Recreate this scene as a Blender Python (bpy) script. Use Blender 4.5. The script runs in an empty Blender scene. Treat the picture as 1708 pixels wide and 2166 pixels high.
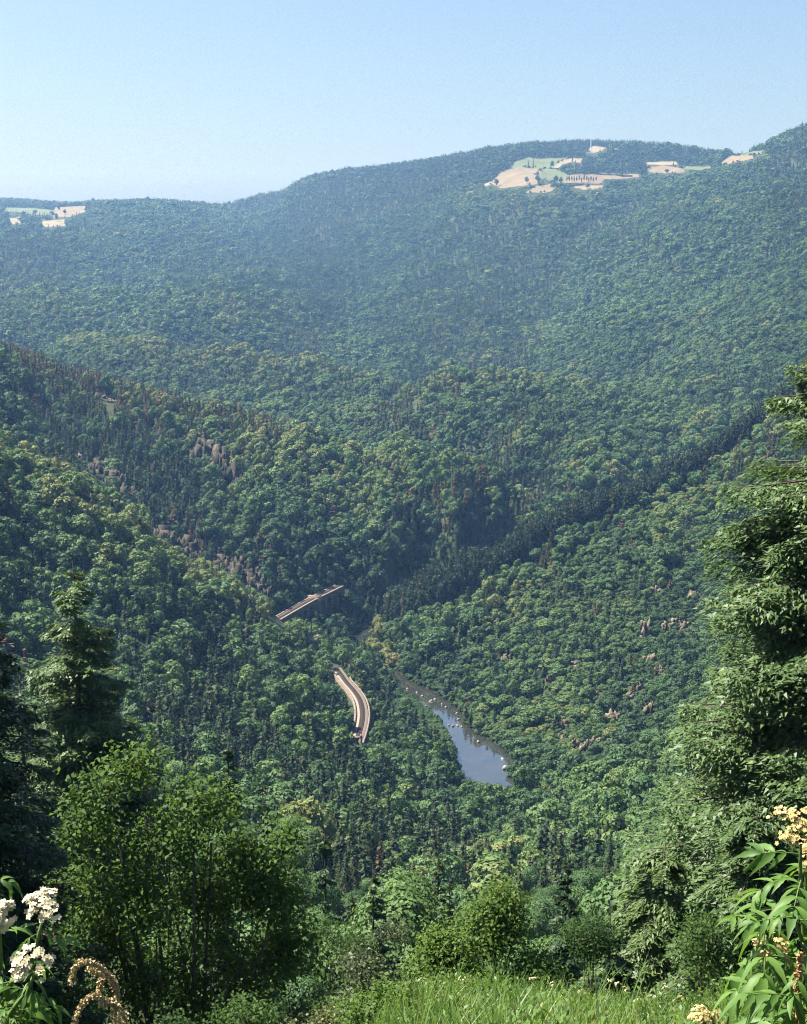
import bpy, math, random
import numpy as np
from mathutils import Vector, Matrix, Quaternion

random.seed(11)
rng = np.random.default_rng(11)
sc = bpy.context.scene
COL = sc.collection

# ------------------------------------------------------------------ camera
CAM_Z = 250.0                       # metres above the river
PITCH = math.radians(10.5)
FPX, PW, PH = 3145.0, 1708.0, 2166.0
cd = bpy.data.cameras.new('camera')
cd.sensor_fit = 'VERTICAL'; cd.sensor_height = 24.0
cd.lens = 12.0 / math.tan(math.radians(19.0))
cd.clip_start = 0.1; cd.clip_end = 60000
cam = bpy.data.objects.new('camera', cd); COL.objects.link(cam)
cam.location = (0, 0, CAM_Z)
cam.rotation_euler = (math.pi / 2 - PITCH, 0, 0)
sc.camera = cam

# ------------------------------------------------------------------ sky, sun, exposure
SUN_AZ, SUN_EL = math.radians(-70), math.radians(56)     # azimuth from the view direction, minus = to the left
w = bpy.data.worlds.new('World'); sc.world = w; w.use_nodes = True
nt = w.node_tree; nt.nodes.clear()
sky = nt.nodes.new('ShaderNodeTexSky'); sky.sky_type = 'NISHITA'; sky.sun_disc = False
sky.sun_elevation = SUN_EL; sky.sun_rotation = SUN_AZ
sky.altitude = 800; sky.air_density = 1.0; sky.dust_density = 4.0; sky.ozone_density = 4.0
bg = nt.nodes.new('ShaderNodeBackground'); bg.inputs['Strength'].default_value = 0.054
wo = nt.nodes.new('ShaderNodeOutputWorld')
nt.links.new(sky.outputs[0], bg.inputs[0]); nt.links.new(bg.outputs[0], wo.inputs[0])
sd = bpy.data.lights.new('sun', 'SUN'); sd.energy = 5.0; sd.angle = math.radians(0.5); sd.color = (1.0, 0.95, 0.86)
sun = bpy.data.objects.new('sun', sd); COL.objects.link(sun)
SUN_DIR = Vector((math.sin(SUN_AZ) * math.cos(SUN_EL), math.cos(SUN_AZ) * math.cos(SUN_EL), math.sin(SUN_EL)))
sun.rotation_euler = (-SUN_DIR).to_track_quat('-Z', 'Y').to_euler()
sun.location = (0, 0, 600)
sc.view_settings.view_transform = 'Standard'; sc.view_settings.look = 'None'
sc.view_settings.exposure = 1.68; sc.view_settings.gamma = 1.0; sc.view_settings.use_curve_mapping = False
sc.render.engine = 'CYCLES'
cy = sc.cycles
cy.use_denoising = True; cy.denoiser = 'OPENIMAGEDENOISE'; cy.denoising_prefilter = 'NONE'; cy.denoising_input_passes = 'RGB_ALBEDO_NORMAL'; cy.filter_width = 1.1
cy.max_bounces = 4; cy.diffuse_bounces = 2; cy.glossy_bounces = 2; cy.transmission_bounces = 4
cy.volume_bounces = 0; cy.transparent_max_bounces = 4
cy.caustics_reflective = False; cy.caustics_refractive = False
cy.sample_clamp_indirect = 4.0

# ------------------------------------------------------------------ helpers
CP, SP = math.cos(PITCH), math.sin(PITCH)
def ray(u, v):
    a = (u - PW / 2) / FPX; b = (PH / 2 - v) / FPX
    return np.array([a, CP + b * SP, -SP + b * CP])
def at(u, v, D):
    d = ray(u, v); t = D / d[1]
    return np.array([d[0] * t, D, CAM_Z + d[2] * t])
def atz(u, v, z):
    d = ray(u, v); t = (z - CAM_Z) / d[2]
    return np.array([d[0] * t, d[1] * t, z])
def project(P):
    P = np.asarray(P, float); x, y, z = P[..., 0], P[..., 1], P[..., 2] - CAM_Z
    dep = y * CP - z * SP
    return PW / 2 + FPX * x / dep, PH / 2 - FPX * (y * SP + z * CP) / dep, dep

def tag(o, label=None, cat=None, group=None, kind=None):
    if label: o['label'] = label
    if cat: o['category'] = cat
    if group: o['group'] = group
    if kind: o['kind'] = kind
    return o
def link(o, parent=None):
    COL.objects.link(o)
    if parent is not None: o.parent = parent
    return o
def empty(name, loc, rz=0.0, scale=None):
    o = bpy.data.objects.new(name, None); COL.objects.link(o)
    o.location = tuple(float(c) for c in loc); o.rotation_euler = (0, 0, rz); o.empty_display_size = 0.2
    if scale is not None: o.scale = scale
    return o
def mesh_np(name, V, F, mats=(), fm=None, smooth=False):
    """V (n,3); F a list of face arrays (quads (m,4) and / or triangles (m,3)); fm material index per face array"""
    if not isinstance(F, (list, tuple)): F = [F]
    me = bpy.data.meshes.new(name)
    V = np.ascontiguousarray(V, dtype=np.float32)
    F = [np.asarray(f, dtype=np.int32) for f in F if len(f)]
    me.vertices.add(len(V)); me.vertices.foreach_set('co', V.ravel())
    nl = sum(f.size for f in F); npoly = sum(len(f) for f in F)
    me.loops.add(nl); me.polygons.add(npoly)
    me.loops.foreach_set('vertex_index', np.concatenate([f.ravel() for f in F]))
    sizes = np.concatenate([np.full(len(f), f.shape[1], np.int32) for f in F])
    st = np.zeros(npoly, np.int32); st[1:] = np.cumsum(sizes)[:-1]
    me.polygons.foreach_set('loop_start', st)
    if fm is not None:
        mi = np.concatenate([np.broadcast_to(np.asarray(m, np.int32), (len(f),)) for f, m in zip(F, fm)])
        me.polygons.foreach_set('material_index', mi)
    if smooth: me.polygons.foreach_set('use_smooth', np.ones(npoly, bool))
    for m in mats: me.materials.append(m)
    me.update(calc_edges=True)
    return me
def obj(name, me, parent=None, loc=None):
    o = bpy.data.objects.new(name, me); link(o, parent)
    if loc is not None: o.location = tuple(float(c) for c in loc)
    return o
class Geo:
    """collects triangles and quads into one mesh"""
    def __init__(s): s.V = []; s.Q = []; s.T = []; s.n = 0; s.mq = []; s.mt = []
    def add(s, V, Q=None, T=None, m=0):
        V = np.asarray(V, float).reshape(-1, 3); s.V.append(V)
        if Q is not None and len(Q): s.Q.append(np.asarray(Q) + s.n); s.mq.append(np.full(len(Q), m))
        if T is not None and len(T): s.T.append(np.asarray(T) + s.n); s.mt.append(np.full(len(T), m))
        s.n += len(V)
    def mesh(s, name, mats, smooth=False):
        F, fm = [], []
        if s.Q: F.append(np.concatenate(s.Q)); fm.append(np.concatenate(s.mq))
        if s.T: F.append(np.concatenate(s.T)); fm.append(np.concatenate(s.mt))
        return mesh_np(name, np.concatenate(s.V), F, mats, fm, smooth)
    def tube(s, pts, rad, n=6, m=0, cap=True):
        pts = np.asarray(pts, float); k = len(pts)
        rad = np.broadcast_to(np.asarray(rad, float), (k,))
        t = np.gradient(pts, axis=0); t /= np.linalg.norm(t, axis=1, keepdims=True) + 1e-9
        ref = np.where(np.abs(t[:, 2:3]) > 0.9, np.array([[1., 0, 0]]), np.array([[0, 0, 1.]]))
        a = np.cross(t, ref); a /= np.linalg.norm(a, axis=1, keepdims=True) + 1e-9
        b = np.cross(t, a)
        th = np.arange(n) * 2 * math.pi / n
        V = pts[:, None] + rad[:, None, None] * (np.cos(th)[None, :, None] * a[:, None] + np.sin(th)[None, :, None] * b[:, None])
        V = V.reshape(-1, 3)
        i, j = np.meshgrid(np.arange(k - 1), np.arange(n), indexing='ij'); j2 = (j + 1) % n
        Q = np.stack([i * n + j, i * n + j2, (i + 1) * n + j2, (i + 1) * n + j], -1).reshape(-1, 4)
        T = None
        if cap:
            V = np.vstack([V, pts[-1:]]); jj = np.arange(n)
            T = np.stack([(k - 1) * n + jj, (k - 1) * n + (jj + 1) % n, np.full(n, k * n)], -1)
        s.add(V, Q, T, m)
    def box(s, c, size, rz=0.0, m=0):
        x, y, z = np.asarray(size, float) / 2
        V = np.array([[-x, -y, -z], [x, -y, -z], [x, y, -z], [-x, y, -z], [-x, -y, z], [x, -y, z], [x, y, z], [-x, y, z]])
        R = np.array([[math.cos(rz), -math.sin(rz), 0], [math.sin(rz), math.cos(rz), 0], [0, 0, 1]])
        s.add(V @ R.T + np.asarray(c), [[0, 3, 2, 1], [4, 5, 6, 7], [0, 1, 5, 4], [1, 2, 6, 5], [2, 3, 7, 6], [3, 0, 4, 7]], None, m)

def unit(v): return v / (np.linalg.norm(v, axis=-1, keepdims=True) + 1e-9)
def rdir(n, r=None):
    return unit((r or rng).normal(size=(n, 3)))
def leaf_quads(P, N, L, Wd, T=None, r=None, fold=0.25):
    """kite-shaped leaves: base, side, tip, side; folded along the midrib"""
    r = r or rng; n = len(P)
    N = unit(N)
    if T is None: T = rdir(n, r)
    T = unit(T - N * np.sum(T * N, 1, keepdims=True))
    B = np.cross(N, T)
    L = np.broadcast_to(np.asarray(L, float), (n,))[:, None]; Wd = np.broadcast_to(np.asarray(Wd, float), (n,))[:, None]
    b = P - T * L * 0.5; t = P + T * L * 0.5
    c = P - T * L * 0.06
    V = np.stack([b, c + B * Wd * 0.5 + N * Wd * fold, t, c - B * Wd * 0.5 + N * Wd * fold], 1).reshape(-1, 3)
    Q = np.arange(4 * n).reshape(-1, 4)
    return V, Q

# value noise, for the land and the scatter
def vnoise(x, y, seed=0):
    xi = np.floor(x).astype(np.int64); yi = np.floor(y).astype(np.int64); fx = x - xi; fy = y - yi
    def h(a, b):
        n = (a * 374761393 + b * 668265263 + seed * 1274126177) & 0xffffffff
        n = ((n ^ (n >> 13)) * 1274126177) & 0xffffffff
        return ((n ^ (n >> 16)) & 0xffff) / 65535.0
    sx = fx * fx * (3 - 2 * fx); sy = fy * fy * (3 - 2 * fy)
    a = h(xi, yi) * (1 - sx) + h(xi + 1, yi) * sx; b = h(xi, yi + 1) * (1 - sx) + h(xi + 1, yi + 1) * sx
    return (a * (1 - sy) + b * sy) * 2 - 1
def fbm(x, y, seed=0, oct=4):
    s = 0; a = 1
    for k in range(oct): s = s + a * vnoise(x * 2 ** k, y * 2 ** k, seed + k); a *= 0.5
    return s / 1.9

# ------------------------------------------------------------------ materials
def mat(name):
    m = bpy.data.materials.new(name); m.use_nodes = True; m.node_tree.nodes.clear()
    return m, m.node_tree
def ramp(nt, stops):
    r = nt.nodes.new('ShaderNodeValToRGB'); e = r.color_ramp.elements
    while len(e) > 1: e.remove(e[-1])
    e[0].position = stops[0][0]; e[0].color = (*stops[0][1], 1)
    for p, c in stops[1:]:
        k = e.new(p); k.color = (*c, 1)
    return r
def foliage_mat(name, stops, trans=0.32, jitter=0.25, spec=0.25, rough=0.6):
    """leaf colour by the tree's own tint (0..1), varied leaf by leaf; leaves let light through"""
    m, nt = mat(name); N, L = nt.nodes.new, nt.links.new
    at_ = N('ShaderNodeAttribute'); at_.attribute_type = 'INSTANCER'; at_.attribute_name = 'tint'
    geo = N('ShaderNodeNewGeometry')
    mm = N('ShaderNodeMath'); mm.operation = 'MULTIPLY_ADD'; mm.inputs[1].default_value = jitter; mm.inputs[2].default_value = -jitter / 2
    L(geo.outputs['Random Per Island'], mm.inputs[0])
    ad = N('ShaderNodeMath'); ad.operation = 'ADD'; L(at_.outputs['Fac'], ad.inputs[0]); L(mm.outputs[0], ad.inputs[1])
    rp = ramp(nt, stops); L(ad.outputs[0], rp.inputs[0])
    p = N('ShaderNodeBsdfPrincipled'); p.inputs['Roughness'].default_value = rough; p.inputs['Specular IOR Level'].default_value = spec
    L(rp.outputs[0], p.inputs['Base Color'])
    tr = N('ShaderNodeBsdfTranslucent')
    hs = N('ShaderNodeHueSaturation'); hs.inputs['Hue'].default_value = 0.485; hs.inputs['Saturation'].default_value = 1.1; hs.inputs['Value'].default_value = 1.35
    L(rp.outputs[0], hs.inputs['Color']); L(hs.outputs[0], tr.inputs[0])
    mx = N('ShaderNodeMixShader'); mx.inputs[0].default_value = trans
    L(p.outputs[0], mx.inputs[1]); L(tr.outputs[0], mx.inputs[2])
    o = N('ShaderNodeOutputMaterial'); L(mx.outputs[0], o.inputs[0])
    return m
def noise_mat(name, stops, scale=1.0, rough=0.9, detail=6, bump=0.0, bscale=None, coord='Object', spec=0.2, stretch=None):
    m, nt = mat(name); N, L = nt.nodes.new, nt.links.new
    tc = N('ShaderNodeTexCoord'); mp = N('ShaderNodeMapping'); L(tc.outputs[coord], mp.inputs[0])
    if stretch: mp.inputs['Scale'].default_value = stretch
    nz = N('ShaderNodeTexNoise'); nz.inputs['Scale'].default_value = scale; nz.inputs['Detail'].default_value = detail; nz.inputs['Roughness'].default_value = 0.65
    L(mp.outputs[0], nz.inputs['Vector'])
    rp = ramp(nt, stops); L(nz.outputs['Fac'], rp.inputs[0])
    p = N('ShaderNodeBsdfPrincipled'); p.inputs['Roughness'].default_value = rough; p.inputs['Specular IOR Level'].default_value = spec
    L(rp.outputs[0], p.inputs['Base Color'])
    if bump:
        n2 = N('ShaderNodeTexNoise'); n2.inputs['Scale'].default_value = bscale or scale * 3; n2.inputs['Detail'].default_value = 5
        L(mp.outputs[0], n2.inputs['Vector'])
        b = N('ShaderNodeBump'); b.inputs['Strength'].default_value = bump; b.inputs['Distance'].default_value = 0.3
        L(n2.outputs['Fac'], b.inputs['Height']); L(b.outputs[0], p.inputs['Normal'])
    o = N('ShaderNodeOutputMaterial'); L(p.outputs[0], o.inputs[0])
    return m
M = {}
M['broadleaf'] = foliage_mat('broadleaf_foliage', [(0, (.026, .056, .021)), (.35, (.048, .100, .033)), (.62, (.076, .142, .042)), (.85, (.118, .176, .052)), (1, (.20, .19, .07))], trans=.24)
M['conifer'] = foliage_mat('conifer_foliage', [(0, (.018, .034, .016)), (.4, (.034, .058, .022)), (.7, (.060, .088, .028)), (.86, (.090, .085, .038)), (1, (.15, .082, .048))], trans=0.18, spec=0.15)
M['near_leaf'] = foliage_mat('near_tree_leaf', [(0, (.030, .065, .018)), (.5, (.066, .122, .028)), (1, (.120, .190, .042))], trans=0.45, jitter=0.5, spec=0.2, rough=0.6)
M['bark'] = noise_mat('bark', [(.3, (.035, .028, .022)), (.7, (.095, .080, .064))], 3.0, bump=0.5, stretch=(1, 1, .25))
M['pale_bark'] = noise_mat('pale_bark', [(.3, (.07, .060, .05)), (.7, (.17, .15, .125))], 4.0, bump=0.5, stretch=(1, 1, .25))
M['soil'] = noise_mat('forest_floor', [(.3, (.016, .024, .010)), (.5, (.028, .042, .015)), (.7, (.052, .054, .026))], 0.35, detail=10, bump=0.6, bscale=.6)
M['rock'] = noise_mat('granite', [(.25, (.050, .043, .030)), (.5, (.14, .120, .080)), (.72, (.26, .225, .155))], 0.35, detail=10, bump=0.9, bscale=.9)
M['river_rock'] = noise_mat('river_boulder', [(.3, (.13, .12, .105)), (.7, (.34, .32, .29))], 0.8, detail=8, bump=0.6, bscale=2)
M['stone'] = noise_mat('masonry_stone', [(.3, (.11, .088, .070)), (.7, (.24, .195, .155))], 0.9, detail=8, bump=0.5, bscale=3)
M['pale_stone'] = noise_mat('coping_stone', [(.3, (.15, .122, .098)), (.7, (.25, .205, .165))], 0.9, detail=8, bump=0.3, bscale=3)
M['rust'] = noise_mat('rusty_steel', [(.3, (.06, .035, .025)), (.7, (.14, .075, .05))], 3.0, rough=.7)
M['sleeper'] = noise_mat('sleeper_wood', [(.3, (.05, .040, .032)), (.7, (.12, .10, .08))], 2.0)

# ------------------------------------------------------------------ the land
# (u, v, distance): where a spot of ground stands, at full-photo display pixels; (phi-u, distance, z) for hidden spots
def FD(D): return D if D < 1300 else 1300 + (D - 1300) * 1.6      # the ranges behind the spur stand well back
K = []
def k(*pts):
    for u, v, D in pts: K.append(at(u, v, FD(D)))
def kz(*pts):
    for u, D, z in pts:
        d = ray(u, 500); E = FD(D); K.append(np.array([d[0] / d[1] * E, E, CAM_Z - (CAM_Z - z) * E / D]))
# own hillside under the camera
K += [np.array(p, float) for p in [(2, 45, 218), (12, 45, 221), (-14, 45, 214), (-6, 45, 215), (0, 8, 230), (14, 8, 230), (-14, 8, 230)]]
kz((854, 60, 207), (1300, 60, 209), (1708, 57, 222), (400, 60, 208), (0, 60, 208), (200, 85, 209), (0, 85, 204), (854, 100, 187), (400, 100, 190), (1300, 100, 188), (1708, 100, 198), (854, 150, 161), (400, 160, 168), (1300, 150, 162), (1708, 150, 178))
kz((900, 230, 124), (900, 340, 81), (900, 490, 36), (950, 590, 10), (700, 300, 103), (650, 390, 82), (400, 300, 116), (100, 230, 148), (0, 250, 140), (1200, 250, 119), (1200, 420, 60), (1300, 550, 38), (1500, 290, 118), (1708, 250, 150), (1708, 340, 120), (1500, 440, 75))
# slope on the right of the river
k((1150, 1620, 650), (1300, 1600, 640), (1500, 1560, 570), (1708, 1500, 480), (1250, 1500, 725), (1400, 1450, 720), (1560, 1350, 700), (1708, 1250, 680), (1050, 1430, 800), (1200, 1380, 800), (1350, 1330, 800), (1450, 1200, 870), (1600, 1080, 900), (1708, 1000, 900), (960, 1350, 860), (1100, 1270, 880), (1250, 1200, 900))
k((900, 1268, 930), (1000, 1225, 945), (1100, 1175, 970), (1250, 1105, 1000), (1400, 1050, 1030), (1500, 1005, 1050), (1600, 930, 1080), (1708, 850, 1100))
# gorge behind that ridge
kz((900, 1000, 4), (1000, 1020, 6), (1100, 1055, 8), (1250, 1100, 12), (1400, 1150, 25), (1550, 1200, 45), (1708, 1240, 70))
# left near slope and its crest
k((0, 965, 740), (130, 1015, 760), (290, 1125, 780), (400, 1205, 790), (480, 1245, 800), (560, 1295, 815), (620, 1330, 822), (680, 1405, 770))
k((0, 1150, 620), (0, 1300, 520), (0, 1600, 350), (150, 1200, 640), (300, 1350, 600), (300, 1500, 500), (300, 1700, 350), (450, 1350, 680), (450, 1500, 570), (450, 1650, 450), (600, 1420, 700), (600, 1520, 600), (600, 1620, 530), (680, 1480, 690), (690, 1560, 620), (760, 1640, 590))
kz((0, 830, 105), (150, 850, 80), (290, 860, 62), (400, 860, 48), (480, 860, 38), (560, 865, 30))
# rocky spur behind it
k((0, 755, 1250), (100, 785, 1250), (190, 820, 1250), (330, 850, 1230), (480, 890, 1200), (600, 925, 1180), (700, 948, 1170), (850, 963, 1160), (980, 978, 1150), (1060, 1018, 1120), (1120, 1068, 1090))
k((100, 880, 1120), (100, 960, 1000), (290, 920, 1110), (290, 1080, 950), (420, 1000, 1060), (480, 1200, 915), (480, 1100, 990), (560, 1255, 890), (600, 1050, 1040), (600, 1150, 960), (700, 1020, 1090), (850, 1040, 1080), (850, 1150, 1000), (980, 1060, 1070), (980, 1150, 1020), (660, 1215, 950), (850, 1230, 975), (760, 1120, 1030))
kz((640, 905, 12), (700, 930, 10), (760, 950, 6))
kz((0, 1400, 70), (200, 1400, 62), (400, 1350, 50), (600, 1310, 40), (800, 1270, 32), (980, 1225, 28), (1100, 1170, 15))
# central hill
k((850, 838, 1480), (940, 808, 1500), (1050, 803, 1500), (1200, 825, 1480), (1350, 850, 1450), (1500, 860, 1440), (1050, 880, 1390), (950, 900, 1360), (1200, 930, 1330), (1100, 950, 1280), (1350, 930, 1330), (1500, 910, 1330), (1250, 1010, 1180), (1650, 830, 1430))
kz((870, 1600, 55), (940, 1640, 50), (1050, 1660, 46), (1200, 1600, 66))
# mid left hill
k((0, 770, 1650), (100, 775, 1700), (180, 735, 1750), (330, 720, 1750), (500, 740, 1720), (650, 757, 1700), (760, 797, 1680), (840, 828, 1640), (100, 830, 1590), (400, 800, 1620), (400, 855, 1520), (600, 800, 1620), (650, 870, 1480), (760, 850, 1540), (200, 800, 1620))
kz((0, 1830, 75), (200, 1870, 84), (400, 1870, 86), (600, 1830, 78), (800, 1770, 58))
# far slopes
k((0, 700, 1950), (0, 600, 2350), (0, 500, 2850), (0, 478, 3150), (0, 445, 3700), (150, 700, 1980), (200, 600, 2400), (200, 500, 2950), (180, 462, 3250), (330, 690, 2000), (330, 560, 2600), (330, 440, 3400), (500, 690, 2020), (500, 600, 2450), (450, 520, 2900), (430, 440, 3650), (500, 437, 3900), (640, 650, 2300), (600, 520, 3050), (560, 450, 3700))
k((850, 815, 1850), (700, 720, 2080), (720, 600, 2600), (700, 500, 3000), (650, 410, 3450), (900, 700, 2120), (900, 600, 2420), (900, 480, 2800), (900, 380, 3150), (1000, 750, 2000), (1050, 600, 2280), (1050, 480, 2600), (1130, 780, 1900), (1150, 700, 2060), (1160, 600, 2300), (1230, 600, 2280), (1240, 500, 2560), (1150, 780, 1890))
k((1100, 412, 2760), (1250, 405, 2780), (1070, 380, 2950), (1150, 345, 3120), (1300, 378, 2930), (1400, 362, 2960), (1450, 355, 2960), (1250, 325, 3250), (1400, 340, 3100), (1590, 328, 2850), (1550, 345, 2780), (1500, 370, 2720))
k((1250, 800, 1720), (1300, 700, 1880), (1400, 600, 2050), (1400, 480, 2400), (1300, 520, 2420), (1500, 750, 1640), (1550, 600, 1900), (1550, 450, 2300), (1700, 750, 1500), (1700, 600, 1720), (1700, 450, 2050), (1650, 350, 2480), (1708, 300, 2600), (1350, 780, 1700))
# skylines (ground under the crest trees)
k((0, 428, 4200), (180, 440, 4200), (340, 436, 4000), (490, 441, 4000), (540, 425, 3800), (620, 398, 3650), (740, 372, 3500), (960, 338, 3400), (1070, 316, 3400), (1250, 308, 3400), (1350, 313, 3350), (1440, 318, 3300), (1540, 330, 3150), (1600, 322, 2950), (1708, 284, 2750))
kz((0, 4800, 330), (340, 4800, 330), (490, 4600, 315), (740, 4300, 360), (960, 4100, 400), (1250, 4100, 420), (1440, 4000, 400), (1600, 3700, 380), (1708, 3500, 400))
kz((-200, 300, 150), (-200, 700, 190), (-250, 1200, 190), (1950, 300, 170), (1950, 600, 170), (1950, 1000, 190), (-200, 2000, 120), (1950, 2000, 300), (-200, 3500, 300), (1950, 3000, 420))
kz((-200, 6600, 300), (854, 6600, 320), (1950, 6600, 340))
K = np.array(K)
Y0 = 20.0
def to_ps(x, y): return 3.0 * x / (y + Y0), np.log(y + Y0)
def tps_fit(P, z, lam):
    a, s = to_ps(P[:, 0], P[:, 1]); n = len(z)
    def U(r2): return np.where(r2 > 1e-12, r2 * np.log(r2 + 1e-12), 0)
    r2 = (a[:, None] - a) ** 2 + (s[:, None] - s) ** 2
    A = np.zeros((n + 3, n + 3)); A[:n, :n] = U(r2) + lam * np.eye(n)
    Pm = np.stack([np.ones(n), a, s], 1); A[:n, n:] = Pm; A[n:, :n] = Pm.T
    c = np.linalg.solve(A, np.concatenate([z, np.zeros(3)]))
    def ev(aa, ss):
        out = np.empty_like(aa)
        for i in range(0, len(aa), 20000):
            q, t = aa[i:i + 20000], ss[i:i + 20000]
            out[i:i + 20000] = U((q[:, None] - a) ** 2 + (t[:, None] - s) ** 2) @ c[:n] + c[n] + c[n + 1] * q + c[n + 2] * t
        return out
    return ev
EV = tps_fit(K, K[:, 2], 2e-4)
NP, NS = 331, 860
PHI = np.linspace(-0.46, 0.46, NP)
SS = np.concatenate([np.linspace(math.log(6), math.log(7200), NS - 10), np.linspace(math.log(7300), math.log(9800), 10)])
GP, GS = np.meshgrid(PHI, SS, indexing='ij')
GY = np.exp(GS) - Y0; GX = GP * (GY + Y0)
GZ = EV(3.0 * np.clip(GP, -.34, .34).ravel(), GS.ravel()).reshape(GP.shape)
# the bank and meadow right below the view point
yed = 26.5 - 17 * np.clip((.8 - GX) / 4.5, 0, 1) + 1.2 * np.sin(GX * .7)
drop = np.maximum(0, GY - yed) * .62; drop = 14 * (1 - np.exp(-drop / 14))
zm = 248.2 - .492 * GY - drop + .25 * np.sin(GX * .9 + .5) * np.clip(GY / 20, 0, 1)
wn = np.clip((GY - 46) / 30, 0, 1); wn = wn * wn * (3 - 2 * wn)
GZ = zm * (1 - wn) + GZ * wn
# gullies and knolls
amp = np.clip((GY - 150) / 600, 0, 1)
GZ += amp * (6.0 * fbm(GX / 65, GY / 85, 3) + np.clip((GY - 1500) / 1000, 0, 1) * np.clip((4300 - GY) / 1000, .12, 1) * (52 * fbm(GX / 210, GY / 760, 9)))
GZ += np.clip((40 - GY) / 40, 0, 1) * 0.15 * fbm(GX / 1.5, GY / 1.5, 5)
GZ = np.maximum(GZ, np.where(GY < 1500, 2.2 + 1.2 * vnoise(GX / 9, GY / 9, 8), -999))

def dist_path(X, Y, path):
    """distance to a polyline, parameter along it, and the value of its third column there"""
    d = np.full(X.shape, 1e9); zz = np.zeros(X.shape); sd_ = np.zeros(X.shape)
    for p, q in zip(path[:-1], path[1:]):
        e = q[:2] - p[:2]; L2 = e @ e
        t = np.clip(((X - p[0]) * e[0] + (Y - p[1]) * e[1]) / L2, 0, 1)
        dx = X - (p[0] + t * e[0]); dy = Y - (p[1] + t * e[1]); dd = np.hypot(dx, dy)
        b = dd < d
        d = np.where(b, dd, d); zz = np.where(b, p[2] + t * (q[2] - p[2]), zz); sd_ = np.where(b, np.sign(e[0] * dy - e[1] * dx), sd_)
    return d, zz, sd_
def smooth_path(P, n=8):
    P = np.asarray(P, float); Q = np.vstack([2 * P[0] - P[1], P, 2 * P[-1] - P[-2]]); out = []
    for i in range(1, len(Q) - 2):
        p0, p1, p2, p3 = Q[i - 1:i + 3]
        for t in np.arange(n) / n:
            out.append(.5 * (2 * p1 + (p2 - p0) * t + (2 * p0 - 5 * p1 + 4 * p2 - p3) * t * t + (3 * p1 - p0 - 3 * p2 + p3) * t ** 3))
    return np.array(out + [P[-1]])
def c5(x, y): return ((600 + x / 2.44) * .8896, (1340 + y / 2.44) * .8896)
# river: banks where they show, then on round the bend and out of sight
LB = [c5(*p) for p in [(838, 712), (880, 745), (950, 780), (1005, 832), (1075, 870), (1115, 940), (1165, 1015), (1212, 1100), (1228, 1190), (1255, 1250)]]
RB = [c5(*p) for p in [(930, 690), (985, 712), (1055, 748), (1125, 798), (1190, 850), (1225, 915), (1275, 975), (1400, 1040), (1470, 1120), (1510, 1280)]]
rl = np.array([atz(u, v, 0.) for u, v in LB]); rr = np.array([atz(u, v, 0.) for u, v in RB])
cl = (rl + rr) / 2; wd = np.linalg.norm(rl - rr, axis=1) / 2
rpts = [(86, 585, 12), (80, 610, 12)] + [(c[0], c[1], w_) for c, w_ in zip(cl[::-1], wd[::-1])] + \
       [(-10, 842, 4), (-27, 880, 5), (-28, 920, 6), (-8, 965, 8), (45, 1005, 9), (110, 1045, 9), (190, 1100, 9), (300, 1180, 9), (420, 1240, 9)]
RIV = smooth_path(rpts, 6)
d, hw, _ = dist_path(GX, GY, RIV)
bank = np.clip((d - hw) / 5.0, 0, 1)
carve = -1.6 + bank * 6.5
near = (d < hw + 5) & (GY > 400) & (GY < 1300)
GZ = np.where(near, np.minimum(GZ, np.maximum(carve, -1.6)), GZ)
# railway bench: the lower curve and the upper viaduct
RZ = 26.0
rail_px = [c5(*p) for p in [(512, 640), (548, 690), (592, 740), (626, 795), (640, 860), (636, 920), (622, 980), (600, 1045)]]
RAIL = np.array([atz(u, v, RZ) for u, v in rail_px])
ext0 = RAIL[0] + (RAIL[0] - RAIL[1]) * 1.5; ext1 = RAIL[-1] + (RAIL[-1] - RAIL[-2]) * 1.2
RAIL = smooth_path(np.vstack([[ext0], RAIL, [ext1]]), 6)
via_px = [(594, 1305), (618, 1291), (648, 1274), (675, 1260), (704, 1246)]
VIA = np.array([atz(u, v, RZ) for u, v in via_px])
VIA = smooth_path(np.vstack([[VIA[0] - (VIA[1] - VIA[0]) * .8], VIA, [VIA[-1] + (VIA[-1] - VIA[-2]) * .8]]), 6)
d, zz, sdn = dist_path(GX, GY, RAIL)
bl = np.clip((d - 4.3) / 7.0, 0, 1)
GZ = np.where(d < 11.3, (RZ - 1.2) * (1 - bl) + GZ * bl, GZ)
d, zz, sdn = dist_path(GX, GY, VIA[8:])
# under the viaduct the ground drops away on the river side
bl = np.clip((d - 3.5) / 8.0, 0, 1)
GZ = np.where(d < 11.5, np.minimum(GZ, (RZ - 15) * (1 - bl) + GZ * bl), GZ)

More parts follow.
